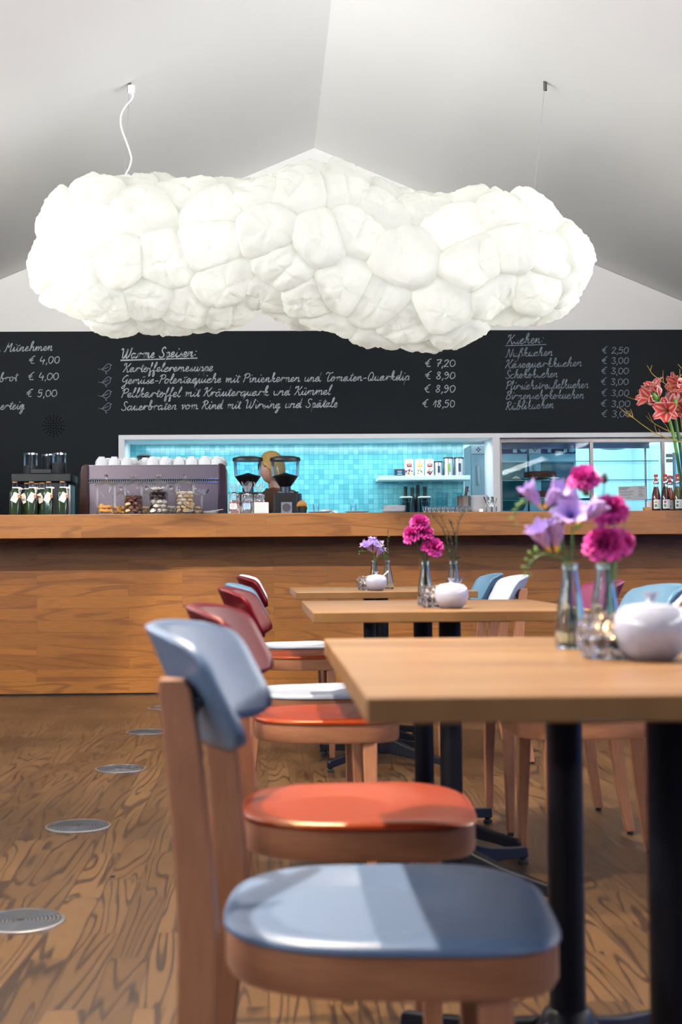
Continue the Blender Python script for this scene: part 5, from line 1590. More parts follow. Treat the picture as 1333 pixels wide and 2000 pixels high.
# ------------------------------------------------------------------ tiled hatch: shelf with tins, containers, bottles
YS = 10.50
zs = zz(930, YS, 830)
sh = thing('wall_shelf', 'pale wall shelf on the turquoise tiles carrying tins', 'shelf', (0, 0, 0))
sx0, sx1 = atx(739, YS), atx(917, YS)
MB().bx(sx0, sx1, 10.42, 10.657, zs-0.035, zs).build('shelf_board', M['pale_shelf'], sh, bevel=0.003, smooth=False)
MB().prism([(10.657, zs-0.035), (10.657, zs+0.03), (10.58, zs-0.035)], sx0-0.004, sx0-0.0005, 'yz').build('end_plate', M['pale_shelf'], sh, smooth=False)
def onS(px, Y=YS): return Vector((atx(px, Y), Y, zs))
col_m('can_white', (0.75, 0.77, 0.80), rough=0.35, var=0.02)
col_m('can_red', (0.35, 0.03, 0.02), rough=0.5); col_m('can_dark_red', (0.10, 0.015, 0.012), rough=0.5)
col_m('can_orange', (0.75, 0.30, 0.03), rough=0.5); col_m('can_rose', (0.70, 0.22, 0.24), rough=0.5); col_m('leaf_print', (0.05, 0.22, 0.06), rough=0.6)
col_m('berry_print', (0.10, 0.02, 0.07), rough=0.5); col_m('gold_print', (0.42, 0.25, 0.06), rough=0.5)
def facet(mb, r, x0, x1, z0, z1, e=0.0006, n_=5):
    """a printed patch hugging the can's front"""
    a0, a1 = math.asin(x0/r), math.asin(x1/r)
    pts = []
    for i in range(n_+1):
        a = a0+(a1-a0)*i/n_
        pts.append(((r+e)*math.sin(a), -(r+e)*math.cos(a)))
    vs = [(p[0], p[1], z0) for p in pts] + [(p[0], p[1], z1) for p in pts]
    mb.add(vs, [(i, i+1, n_+2+i, n_+1+i) for i in range(n_)])
def disc(mb, r, x, z, rd, e=0.0009):
    mb.add([((x+rd*math.cos(2*PI*i/14)), -math.sqrt(max(1e-9, (r+e)**2-(x+rd*math.cos(2*PI*i/14))**2)), z+rd*math.sin(2*PI*i/14)) for i in range(14)], [tuple(range(14))])
def tea_can(px, label, band, art, dot):
    t = thing('tea_can', label, 'can', onS(px), 0, 'printed tea cans on the shelf')
    r, h = 0.0375, 0.136
    MB().lathe([(0, 0), (r, 0), (r, h-0.008), (r+0.001, h-0.007), (r+0.001, h), (0, h)], 36).build('can', M['can_white'], t, angle=40)
    q = MB(); facet(q, r, -0.020, 0.020, 0.078, 0.098); q.build('band', M[band], t, smooth=False, fixn=False)
    q = MB(); facet(q, r, -0.020, 0.020, 0.070, 0.0775); q.build('under_band', M['can_red' if band != 'can_orange' else 'gold_print'], t, smooth=False, fixn=False)
    q = MB(); facet(q, r, -0.013, 0.013, 0.086, 0.090, 0.001); q.build('band_print', M['paper'], t, smooth=False, fixn=False)
    q = MB(); disc(q, r, 0, 0.114, 0.009); q.build('emblem', M['gold_print'], t, smooth=False, fixn=False)
    rr = random.Random(int(px))
    for i in range(14):
        q = MB(); disc(q, r, rr.uniform(-.024, .024), rr.uniform(.018, .058), rr.uniform(.004, .008), 0.0008+0.00006*i)
        q.build('fruit_print', M[art[i % len(art)]], t, smooth=False, fixn=False)
    q = MB(); disc(q, r, 0.0, 0.014, 0.010, 0.0022); q.build('round_seal', M[dot], t, smooth=False, fixn=False)
tea_can(800, 'white printed tea can with dark red band, leftmost of the three', 'can_dark_red', ['berry_print', 'can_red', 'berry_print', 'can_dark_red'], 'gold_print')
tea_can(820.5, 'white printed tea can with an orange band, middle of the three', 'can_orange', ['can_rose', 'can_rose', 'leaf_print'], 'pale_shelf')
tea_can(840, 'white printed tea can with dark red band, next to the steel canisters', 'can_dark_red', ['berry_print', 'can_red', 'berry_print', 'leaf_print'], 'dark_chocolate')
bt = thing('tin_box', 'low black tin at the left end of the tins on the shelf', 'tin', onS(781), 0)
MB().bx(-0.040, 0.040, -0.034, 0.034, 0, 0.052).build('tin_body', M['navy_plastic'], bt, bevel=0.003, smooth=False)
MB().bx(-0.041, 0.041, -0.035, 0.035, 0.050, 0.058).build('tin_lid', M['dark_steel'], bt, bevel=0.002, smooth=False)
q = MB()
for k_, w_ in enumerate((0.036, 0.03, 0.038)): q.bx(-w_/2, w_/2, -0.0352, -0.0346, 0.036-0.012*k_, 0.040-0.012*k_)
q.build('tin_print', M['pale_blue_paper'], bt, smooth=False)
def canister(px, h, r, label, fill):
    t = thing('canister', label, 'canister', onS(px), 0, 'steel canisters with black lids')
    MB().lathe([(0, 0), (r, 0), (r, h-0.010), (0, h-0.010)], 32).build('steel_body', M['steel'], t, angle=40)
    MB().lathe([(0, h-0.010), (r+0.001, h-0.010), (r+0.001, h), (r*0.95, h+0.002), (0, h+0.002)], 32).build('black_lid', M['black_plastic'], t)
    q = MB(); facet(q, r, -r*0.36, r*0.36, h*0.18, h*0.72, 0.0004); fr_ = q.build('window_frame', M['porcelain'], t, smooth=False, fixn=False)
    q = MB(); facet(q, r, -r*0.27, r*0.27, h*0.22, h*0.68, 0.0008); q.build('window_pane', M[fill], fr_, smooth=False, fixn=False)
col_m('green_tea', (0.16, 0.26, 0.06), rough=0.7, var=0.6, scale=220)
canister(857.5, 0.118, 0.034, 'shorter steel canister next to the printed tea cans', 'navy_plastic')
canister(877, 0.148, 0.040, 'tall steel canister with green tea in its window', 'green_tea')
canister(898, 0.148, 0.039, 'tall steel canister with dark window, right end of the shelf board', 'navy_plastic')
YN = 10.44
def niche(px, Y=YN): return Vector((atx(px, Y), Y, OZ0))
col_m('herbs', (0.14, 0.15, 0.04), rough=0.8, var=0.6, scale=150, bump=0.8)
M['box_clear'] = thin_glass('clear_plastic_box', (0.62, 0.80, 0.86), 0.8)
def container(px, wpx, top, label, lid, herb):
    Y = YN
    t = thing('plastic_container', label, 'container', niche(px, Y), 0, 'clear plastic containers under the shelf')
    r = pxm(wpx/2, Y); h = zz(top, Y)-OZ0
    MB().lathe([(0, 0.001), (r*0.86, 0.001), (r*0.97, h*0.86), (r*1.04, h*0.87), (r*1.06, h*0.99)], 32, sq=lambda z: 3.2).build('box', M['box_clear'], t, angle=50)
    if lid: MB().lathe([(0, h*0.985), (r*1.1, h*0.985), (r*1.12, h*1.01), (r*0.95, h*1.03), (0, h*1.03)], 32, sq=lambda z: 3.2).build('white_lid', M['can_white'], t)
    if herb: MB().lathe([(0, 0.003), (r*0.8, 0.003), (r*0.86, h*0.4), (r*0.6, h*0.47), (0, h*0.44)], 24).build('dried_herbs', M['herbs'], t)
container(794, 23, 973, 'clear plastic container with white lid, left of the dark bottles', True, False)
container(829.5, 23, 973, 'clear plastic container with white lid, right of the dark bottles', True, False)
container(863, 25, 963, 'open clear container with dried herbs under the shelf', False, True)
container(893, 18, 963, 'open clear container with herbs half hidden by the steel pot', False, True)
for px, h_, lab in ((793, 0.34, 'dark wine bottle behind the left lidded container'), (806, 0.33, 'dark wine bottle in the middle under the shelf'), (817, 0.35, 'dark wine bottle third from the left under the shelf'), (831, 0.335, 'dark wine bottle behind the right lidded container')):
    t = thing('wine_bottle', lab, 'bottle', niche(px, 10.585 if px in (793, 817) else 10.545), 0, 'dark wine bottles under the shelf')
    MB().lathe([(0, 0), (0.025, 0), (0.027, 0.004), (0.027, 0.20), (0.023, 0.235), (0.0145, 0.26), (0.0140, h_-0.03), (0.0155, h_-0.028), (0.0155, h_), (0, h_)], 28).build('bottle_body', M['black_plastic'], t, angle=40)
    MB().lathe([(0.0274, 0.06), (0.0274, 0.14)], 28).build('label_band', M['navy_plastic'], t)
# milk jug / kettle behind the cups
t = thing('lidded_jug', 'tall blue jug with dark lid behind the cups at the hatch left end', 'jug', niche(282, 10.35), 0)
MB().lathe([(0, 0), (0.050, 0), (0.054, 0.20), (0.046, 0.40), (0.052, 0.565), (0, 0.565)], 28).build('jug_body', M['navy_plastic'], t)
MB().lathe([(0, 0.565), (0.060, 0.567), (0.062, 0.580), (0.03, 0.592), (0, 0.593)], 28).build('jug_lid', M['black_plastic'], t)

# ------------------------------------------------------------------ ovens in the kitchen
col_m('oven_steel', (0.42, 0.58, 0.66), rough=0.35, metal=0.5, var=0.04, scale=10)
col_m('oven_window', (0.02, 0.10, 0.13), rough=0.12, var=0.1)
col_m('oven_violet', (0.045, 0.025, 0.16), rough=0.4)
YO = 10.93
zo = zz(868, YO, 1030)
def oven(px0, px1, label):
    x0, x1 = atx(px0, YO), atx(px1, YO)
    wv = x1-x0
    t = thing('combi_oven', label, 'oven', (x0, YO, OZ0), 0, 'steel combi ovens in the kitchen')
    h = zo-OZ0
    MB().bx(0, wv, 0.012, 0.40, 0.0, h).build('oven_body', M['oven_steel'], t, smooth=False, bevel=0.004)
    zp = zz(887, YO, 1030)-OZ0
    pn = MB().bx(wv*0.26, wv*0.985, 0.0, 0.012, zp+0.006, h-0.006).build('control_panel', M['oven_violet'], t, smooth=False)
    lp = MB().bx(0.004, wv*0.255, 0.0, 0.012, zp+0.006, h-0.006).build('logo_panel', M['can_white'], t, smooth=False)
    q = MB()
    cxx, czz, s_ = wv*0.13, (zp+h)/2, 0.020
    for dx, dz in ((0, .62), (0, -.62), (.62, 0), (-.62, 0)):
        q.add([(cxx+s_*dx+a*s_*0.42, -0.001, czz+s_*dz+b*s_*0.42) for a, b in ((1, 0), (0, 1), (-1, 0), (0, -1))], [(0, 1, 2, 3)])
    q.build('diamond_logo', M['oven_violet'], lp, smooth=False, fixn=False)
    for fx in (0.40, 0.74):
        MB().bx(wv*fx, wv*(fx+0.07), -0.002, 0.001, zp+0.012, h-0.010).build('button_strip', M['can_white'], pn, smooth=False)
    MB().bx(wv*0.50, wv*0.72, -0.002, 0.001, zp+0.03, h-0.012).build('display', M['berry_print'], pn, smooth=False)
    MB().lathe([(0, 0), (0.030, 0), (0.026, 0.022), (0, 0.022)], 24, M=Matrix.Translation((wv*0.915, 0, (zp+h)/2)) @ Matrix.Rotation(PI/2, 4, 'X')).build('dial', M['oven_steel'], pn)
    dr = MB().bx(0.004, wv-0.004, 0.0, 0.012, 0.10, zp).build('oven_door', M['oven_steel'], t, smooth=False, bevel=0.003)
    pl_ = [(wv*0.55, 0.17), (wv*0.60, 0.14), (wv*0.95, 0.14), (wv*0.95, zp-0.07), (wv*0.27, zp-0.07), (wv*0.27, 0.17)]
    MB().prism([(wv*0.30, 0.15), (wv*0.90, 0.15), (wv*0.95, 0.19), (wv*0.95, zp-0.07), (wv*0.25, zp-0.07), (wv*0.25, 0.19)], -0.002, 0.001, 'xz').build('door_window', M['oven_window'], dr, smooth=False)
    MB().tube([(wv*0.12, -0.004, zp-0.10), (wv*0.12, -0.03, zp-0.105), (wv*0.125, -0.03, zp-0.20), (wv*0.13, -0.03, zp-0.26)], [0.014, 0.016, 0.013, 0.012], 10).build('door_handle', M['can_white'], dr)
    q = MB()
    for i in range(2): q.lathe([(0, 0), (0.016, 0), (0.016, 0.01), (0, 0.01)], 16, M=Matrix.Translation((wv*(0.3+0.25*i), 0.012, 0.05)) @ Matrix.Rotation(PI/2, 4, 'X'))
    q.build('lower_knobs', M['dark_steel'], t)
oven(922, 1033, 'steel combi oven half hidden behind the white pier')
oven(1035, 1128, 'steel combi oven seen through the cake display case')

# ------------------------------------------------------------------ cake display case
YK = 10.22; YK2 = 10.66
kx0, kx1, kxm = atx(976, YK), atx(1301, YK), atx(1158, YK)
kz1 = zz(851, YK, 1150); kz0 = OZ0
case = thing('cake_display_case', 'steel framed glass cake display case right of the white pier', 'display case', (0, 0, 0))
hz = pxm(13, YK)
MB().bx(kx0, kx1+0.14, YK, YK+0.03, kz1-hz, kz1).build('front_header', M['dark_steel'], case, smooth=False, bevel=0.002)
MB().bx(kx0, kx1, YK2-0.03, YK2, kz1-hz-0.015, kz1-0.01).build('rear_header', M['steel'], case, smooth=False)
roofp = MB().bx(kx0, kx1, YK+0.03, YK2-0.03, kz1-0.026, kz1-0.012).build('case_roof', M['steel'], case, smooth=False)
for x in (kx0+0.013, kxm, kx1-0.012):
    MB().bx(x-0.013, x+0.013, YK, YK+0.026, kz0, kz1-hz).build('post', M['dark_steel'], case, smooth=False)
for x in (kx0+0.008, kx1-0.03):
    MB().bx(x-0.008, x+0.008, YK2-0.02, YK2, kz0, kz1-hz).build('rear_post', M['steel'], case, smooth=False)
MB().bx(kx0+0.026, kxm-0.013, YK+0.010, YK+0.014, kz0, kz1-hz).build('left_front_pane', M['case_glass'], case, smooth=False)
MB().bx(kxm+0.013, kx1-0.026, YK+0.010, YK+0.014, kz0, kz1-hz).build('right_front_pane', M['case_glass'], case, smooth=False)
MB().bx(kx1-0.018, kx1-0.012, YK+0.03, YK2-0.03, kz0, kz1-hz).build('side_pane', M['case_glass'], case, smooth=False)
MB().bx(kx0+0.03, kx1-0.04, YK2-0.014, YK2-0.010, kz0, kz1-hz).build('rear_pane', M['case_glass'], case, smooth=False)
M['shelf_edge'] = plain('green_glass_edge', (0.06, 0.30, 0.36), 0.1, var=0.05)
SHZ = [zz(899, YK, 1150), zz(936, YK, 1150), zz(975, YK, 1150)]
for z in SHZ:
    p_ = MB().bx(kx0+0.03, kx1-0.03, YK+0.06, YK2-0.04, z-0.006, z).build('glass_shelf', M['case_glass'], case, smooth=False)
    MB().bx(kx0+0.03, kx1-0.03, YK+0.057, YK+0.060, z-0.006, z).build('shelf_edge', M['shelf_edge'], p_, smooth=False)
for px in (1017, 1100, 1181, 1263):
    x = atx(px, YK+0.15)
    MB().lathe([(0.030, 0), (0.034, -0.004), (0.030, -0.008), (0.024, -0.004)], 24, (x, YK+0.15, kz1-0.026)).build('downlight_ring', M['chrome'], case)
    MB().lathe([(0, -0.003), (0.024, -0.003), (0.024, -0.005), (0, -0.005)], 20, (x, YK+0.15, kz1-0.026)).build('downlight_lens', M['lamp_glow'], case)
for z in (zz(888, YK2, 1312), zz(898, YK2, 1312), zz(931, YK2, 1312), zz(942, YK2, 1312)):
    MB().bx(atx(1303, YK2), atx(1319, YK2), YK2-0.01, YK2, z-0.022, z+0.006).build('side_bracket', M['dark_steel'], case, smooth=False)
# sloping mirror strips behind the shelves
q = MB()
# cakes
col_m('chocolate_cake', (0.085, 0.022, 0.012), rough=0.7, var=0.4, scale=60, bump=0.8)
def cake(px, Yc, z, rpx, label, cut=False):
    r = pxm(rpx, Yc)
    st = thing('cake_stand', 'clear glass cake plate under the ' + label.split(' on')[0], 'cake stand', (atx(px, Yc), Yc, z+0.0005), 0, 'glass cake plates in the case')
    MB().lathe([(0, 0), (r*0.55, 0), (r*0.5, 0.010), (r*1.12, 0.016), (r*1.16, 0.022), (r*1.1, 0.022), (0, 0.018)], 40).build('stand_plate', M['chrome'], st, angle=50)
    n_ = 40
    mb = MB()
    def prof(a):
        return 1 + 0.015*math.sin(a*7) + 0.01*math.sin(a*13)
    a0, a1 = (0, 2*PI) if not cut else (R(100), R(400))
    rings = [(0.97, 0.0), (1.0, 0.010), (1.0, 0.044), (0.985, 0.050), (0.90, 0.050), (0.86, 0.045), (0.0, 0.045)]
    def f(u, v):
        a = a0 + (a1-a0)*u
        k_, z_ = rings[min(6, int(round(v*6)))]
        return Vector((r*k_*prof(a)*math.cos(a), r*k_*prof(a)*math.sin(a), z_ + (0.003*math.sin(a*17) if 0.9 < k_ and z_ > 0.04 else 0)))
    mb.grid(f, 60, 7, not cut)
    mb.lathe([(0, 0.001), (r*0.95, 0.001)], 30)
    return tag(mb.build('chocolate_cake', M['chocolate_cake'], angle=50, loc=(atx(px, Yc), Yc, z+0.023)), label, 'cake', 'cakes in the display case')
cake(1058, 10.44, SHZ[1], 32, 'chocolate cake on the middle glass shelf of the display case')
cake(1050, 10.44, SHZ[2], 33, 'chocolate cake on the lowest glass shelf behind the freesias')
tag(mk_meringue().build('cream_pastry', M['meringue'], loc=(atx(1009, 10.42), 10.42, SHZ[1]+0.001)), 'single pale pastry on the middle shelf left of the cake', 'pastry')
bpy.data.objects['cream_pastry'].scale = (1.9, 1.9, 1.6)
tag(MB().lathe([(0, 0), (0.13, 0), (0.136, 0.012), (0.132, 0.012), (0.126, 0.004), (0, 0.004)], 36).build('black_tray', M['black_plastic'], loc=(atx(1160, 10.42), 10.42, SHZ[2]+0.001)), 'round black tray on the lowest shelf behind the carnations', 'tray')
kl = thing('kitchen_lamp', 'flat dark oval kitchen lamp seen through the right case pane', 'lamp', (atx(1200, 11.6), 11.6, zz(875, 11.6, 1200)), 0)
MB().sphere((0, 0, 0), 0.12, 24, 10, (1.0, 0.5, 0.14)).build('lamp_body', M['navy_plastic'], kl)
MB().tube([(0, 0, 0.01), (0, 0, 2.6-zz(875, 11.6, 1200))], 0.004, 8).build('hanging_rod', M['dark_steel'], kl)
# notice hung on the right pane
nt_ = thing('notice', 'white printed notice fixed to the right pane of the display case', 'notice', (atx(1237, YK), YK+0.004, zz(963, YK, 1237)), 0)
nw, nh = pxm(55, YK), pxm(27, YK)
MB().box((0, 0, 0), (nw, 0.002, nh), rot=(0, R(-1.5), 0)).build('sheet', M['paper'], nt_, smooth=False)
pr = MB()
def pline(x0, x1, z, h_): pr.add([(x0*nw, -0.0016, z*nh), (x1*nw, -0.0016, z*nh), (x1*nw, -0.0016, z*nh-h_), (x0*nw, -0.0016, z*nh-h_)], [(0, 1, 2, 3)])
for k_, (a, b, z, h_) in enumerate(((-.46, -.1, .40, .006), (-.46, -.2, .30, .006), (-.46, .04, .16, .002), (-.46, .04, .10, .002), (-.46, -.05, .04, .002), (-.46, .0, -.05, .002), (-.46, .03, -.11, .002), (-.46, -.08, -.17, .002),
                                    (.22, .36, .42, .004), (.22, .42, .34, .002), (.22, .44, .29, .002), (.22, .34, .16, .004), (.22, .42, .08, .002), (.22, .36, -.04, .004), (.22, .4, -.12, .002), (.22, .44, -.17, .002), (.22, .4, -.24, .002), (-.4, -.3, -.34, .003), (-.22, -.06, -.32, .003))):
    pline(a, b, z, h_)
pr.build('print', M['grey_ink'], nt_, smooth=False, fixn=False)

# ------------------------------------------------------------------ right end of the bar
cb = thing('card_box', 'small wooden box holding white cards by the juice bottles', 'card holder', L_(1274, 8.38), 0)
wv = pxm(32, 8.38)
MB().bx(-wv/2, wv/2, -0.020, 0.020, 0, 0.010).bx(-wv/2, -wv/2+0.036, -0.022, -0.014, 0, 0.027).bx(wv/2-0.036, wv/2, -0.022, -0.014, 0, 0.027).bx(-wv/2, wv/2, 0.014, 0.022, 0, 0.027).build('wooden_box', M['cork'], cb, smooth=False)
card = tag(MB().box((0, 0, 0.027), (pxm(24, 8.38), 0.010, 0.054)).build('business_cards', M['paper'], smooth=False, loc=(atx(1276, 8.38), 8.38, BZ+0.0102)), 'block of white cards standing in the small wooden box', 'cards')
col_m('juice_red', (0.10, 0.010, 0.006), rough=0.12, var=0.1); col_m('juice_dark', (0.045, 0.008, 0.006), rough=0.12, var=0.1)
col_m('juice_orange', (0.34, 0.06, 0.012), rough=0.15, var=0.1); col_m('juice_olive', (0.085, 0.075, 0.012), rough=0.12, var=0.1)
col_m('clip_red', (0.42, 0.02, 0.025), rough=0.4)
def juice(px, Y, mat_, label, art):
    t = thing('juice_bottle', label, 'bottle', L_(px, Y), 0, 'swing top juice bottles at the right end of the bar')
    MB().lathe([(0, 0.004), (0.024, 0.004), (0.0262, 0.010), (0.0262, 0.085), (0.0235, 0.110), (0.0135, 0.150), (0.0118, 0.158), (0, 0.158)], 28).build('juice', M[mat_], t, angle=50)
    MB().lathe([(0, 0), (0.026, 0), (0.0285, 0.004), (0.0285, 0.086), (0.0255, 0.112), (0.0155, 0.152), (0.0135, 0.168), (0.0125, 0.188), (0.0145, 0.190), (0.0145, 0.194)], 28).build('bottle_glass', M['clear'], t, angle=50)
    q = MB(); facet(q, 0.0285, -0.022, 0.022, 0.016, 0.074); lb = q.build('paper_label', M['paper'], t, smooth=False, fixn=False)
    q = MB()
    for k_ in range(5): facet(q, 0.0285, -0.002, 0.016, 0.062-0.009*k_, 0.064-0.009*k_, 0.0010)
    q.build('label_print', M['grey_ink'], lb, smooth=False, fixn=False)
    q = MB(); disc(q, 0.0285, -0.010, 0.058, 0.007, 0.0010); q.build('fruit_picture', M[art], lb, smooth=False, fixn=False)
    q = MB(); facet(q, 0.0285, -0.017, -0.004, 0.026, 0.044, 0.0010); q.build('leaf_picture', M['leaf_print'], lb, smooth=False, fixn=False)
    MB().lathe([(0.0158, 0.176), (0.0168, 0.178), (0.0168, 0.188), (0.0158, 0.190)], 20).build('wire_collar', M['steel'], t)
    sw = MB().lathe([(0, 0.194), (0.0125, 0.195), (0.0130, 0.203), (0.0085, 0.208), (0.008, 0.222), (0.0135, 0.225), (0.0135, 0.234), (0.009, 0.238), (0, 0.238)], 20).build('swing_stopper', M['clip_red'], t, angle=40)
    q = MB()
    for i in range(16):
        a, b = 2*PI*i/16, 2*PI*(i+1)/16
        q.add([(r_*math.cos(x), -0.0140, 0.214+r_*math.sin(x)) for r_, x in ((0.0035, a), (0.0068, a), (0.0068, b), (0.0035, b))], [(0, 1, 2, 3)])
    q.build('white_ring', M['paper'], sw, smooth=False, fixn=False)
juice(1283, 8.36, 'juice_red', 'dark red juice bottle nearest the wooden card box', 'gold_print')
juice(1301, 8.34, 'juice_dark', 'dark juice bottle with fruit label, second from the card box', 'can_red')
juice(1310, 8.48, 'juice_orange', 'orange red juice bottle standing behind the dark ones', 'can_orange')
juice(1325, 8.34, 'juice_olive', 'olive yellow juice bottle in front of the amaryllis vase', 'leaf_print')
juice(1338, 8.42, 'juice_dark', 'juice bottle cut by the right picture edge', 'can_red')

# amaryllis arrangement
YA = 8.60
va = Vector((atx(1342, YA), YA, BZ))
vz = thing('glass_cylinder_vase', 'tall clear cylinder vase with amaryllis at the right picture edge', 'vase', va, 0)
vr = pxm(25, YA)
MB().lathe([(0, 0.003), (vr*0.98, 0.003), (vr, 0.0), (vr, zz(884, YA, 1330)-BZ), (vr*0.96, zz(884, YA, 1330)-BZ), (vr*0.95, 0.012), (0, 0.012)], 40).build('vase_glass', M['blue_clear'], vz, angle=50)
def c3(a, b, f): return [a[i]+(b[i]-a[i])*f for i in range(3)]
def amaryllis_bloom(p, d, s, seed, parent):
    rr = random.Random(seed)
    T_ = aim(p, d, rr.uniform(0, 6))
    mb = MB(); cols = []
    for i in range(6):
        a0 = 2*PI*i/6 + rr.uniform(-.1, .1); inner = i % 2
        wv_ = 0.36 if not inner else 0.29
        curl = rr.uniform(0.75, 1.15)
        NU, NV = 11, 14
        def f(u, v):
            U = 2*u-1
            w_ = s*wv_*(math.sin(max(0.04, v**0.75)*PI*0.93)**0.8)
            rad = s*(0.05 + 0.20*v + 0.55*curl*max(0, v-0.30)**1.5)
            z = s*(1.0*v - 0.55*curl*max(0, v-0.5)**1.6)
            x = rad - 0.14*s*abs(U)**2*math.sin(v*PI) + 0.02*s*math.sin(v*17+U*5+i)*abs(U)
            y = w_*U
            return Vector((x*math.cos(a0)-y*math.sin(a0), x*math.sin(a0)+y*math.cos(a0), z))
        mb.grid(f, NU, NV, M=T_)
        red, wht, pk = (0.62, 0.035, 0.022), (0.86, 0.74, 0.70), (0.72, 0.16, 0.13)
        for j in range(NV):
            for k_ in range(NU):
                U = abs(2*k_/(NU-1)-1); v = j/(NV-1)
                mid = 1.0 if U < 0.12 else 0.0
                edge = max(0, (U-0.62)/0.38)
                stripe = 0.5+0.5*math.sin(U*13+0.6)
                c = c3(red, pk, 0.45*stripe)
                c = c3(c, wht, min(1, 0.75*mid*(v < 0.85) + 0.85*edge))
                cols.append(c)
    o = mb.build('bloom', M['petal'], parent, solid=0.0008, angle=180, fixn=False)
    set_cols(o, cols)
    q = MB(); q.lathe([(s*0.02, -s*0.28), (s*0.05, -s*0.12), (s*0.08, 0.02*s), (s*0.10, 0.12*s)], 12, (0, 0, 0), T_)
    q.build('flower_tube', M['bud_green'], o, fixn=False)
    q = MB()
    for i in range(5):
        a = 2*PI*i/5
        q.tube([T_ @ Vector((0.02*s*math.cos(a), 0.02*s*math.sin(a), 0.1*s)), T_ @ Vector((0.10*s*math.cos(a), 0.10*s*math.sin(a), 0.75*s))], 0.0009, 5)
    q.build('stamens', M['yellow'], o)
def amaryllis(label, stem, blooms, buds, Yo=0.0, mat_='bud_green'):
    t = thing('amaryllis', label, 'flower', va, 0, 'amaryllis in the cylinder vase')
    MB().tube(catmull(px_pts(stem, YA+Yo, va), 5), 0.0105, 12).build('stem', M[mat_], t)
    for i, (bx_, by_, dx, dy, dz, s) in enumerate(blooms):
        amaryllis_bloom(at(bx_, by_, YA+Yo)-va, (dx, dy, dz), s, int(bx_+by_), t)
    for (bx_, by_, dx, dz, ln) in buds:
        q = MB(); bud(q, at(bx_, by_, YA+Yo-0.03)-va, (dx, -0.3, dz), ln, ln*0.27); q.build('bud', M['bud_green'], t)
amaryllis('amaryllis with two striped blooms and a pale bud, leaning furthest left', [(1337, 990), (1325, 900), (1316, 850), (1308, 820), (1303, 812)],
          [(1282, 784, -0.7, -0.3, 0.25, 0.135), (1286, 777, -0.35, -0.2, 0.8, 0.14)], [(1284, 783, -0.5, 0.7, 0.075)], -0.03)
amaryllis('amaryllis with a large open striped bloom facing the room', [(1340, 990), (1333, 900), (1324, 840), (1318, 806)],
          [(1306, 802, -0.45, -0.85, -0.1, 0.15), (1310, 789, 0.15, -0.3, 0.75, 0.125)], [(1318, 800, 0.0, 0.9, 0.08)], 0.0, 'green')
amaryllis('amaryllis cut by the right picture edge, blooms pointing left', [(1345, 990), (1344, 900), (1343, 800), (1342, 755)],
          [(1338, 752, -0.9, -0.3, 0.1, 0.13), (1340, 806, -0.6, -0.6, 0.2, 0.13), (1342, 786, -.5, -.5, .4, .12)], [], 0.03, 'green')
def q16(l): return [(1180+x*0.16, 700+y*0.16) for x, y in l]
BR = [('bare yellow twig reaching lowest left across the last cake price', [[(1010,1050),(870,1000),(660,930),(500,830),(360,725),(180,595)], [(360,725),(345,665),(328,615)], [(360,725),(300,665),(252,605)], [(360,725),(300,700),(245,688)], [(640,935),(570,955),(505,960)], [(720,960),(690,900),(668,860)]]),
      ('bare yellow twig rising highest at the left of the arrangement', [[(1000,640),(930,490),(840,380),(730,295),(600,195),(530,85)], [(730,295),(724,220),(725,145)], [(570,150),(580,110),(590,80)], [(830,360),(828,290),(825,235)]]),
      ('bare yellow twig poking out left of the two upper blooms', [[(760,660),(600,580),(420,515),(275,465)], [(480,500),(440,440),(410,390)], [(590,560),(560,440),(520,335)], [(740,520),(755,430),(765,350)]]),
      ('bare yellow twig between the low twig and the green stems', [[(980,960),(800,890),(610,790),(515,700)], [(610,790),(570,720),(545,660)], [(800,880),(770,830),(735,785)], [(650,910),(630,850),(622,800)]]),
      ('bare yellow twig near the picture edge with upright side shoots', [[(960,880),(930,640),(905,420),(890,330),(850,220),(830,170)], [(905,420),(870,380),(850,345)], [(910,250),(860,215),(835,195)], [(960,195),(930,215),(905,250),(885,330)], [(955,125),(930,95),(905,70)], [(935,240),(930,180),(930,130)]])]
for k_, (lab, ls) in enumerate(BR):
    root = va
    t = thing('twig', lab, 'twig', root, 0, 'bare yellow twigs in the cylinder vase')
    mb = MB()
    for i, l_ in enumerate(ls):
        pts = catmull(px_pts(q16(l_), YA-0.04+0.03*k_, root), 4)
        r0, r1 = (0.0042, 0.0016) if i == 0 else (0.0024, 0.0012)
        n_ = len(pts)
        mb.tube(pts, [r0+(r1-r0)*j/(n_-1) for j in range(n_)] , 6)
    mb.build('bark', M['twig'], t)
# ================================================================== barista behind the bar
PX, PY = atx(540, 9.60), 9.60
pe = thing('person', 'fair haired person in a brown top and black apron working behind the grinders', 'person', (PX, PY, -0.0), R(-55))
pe.scale = (0.98, 0.98, 0.98)
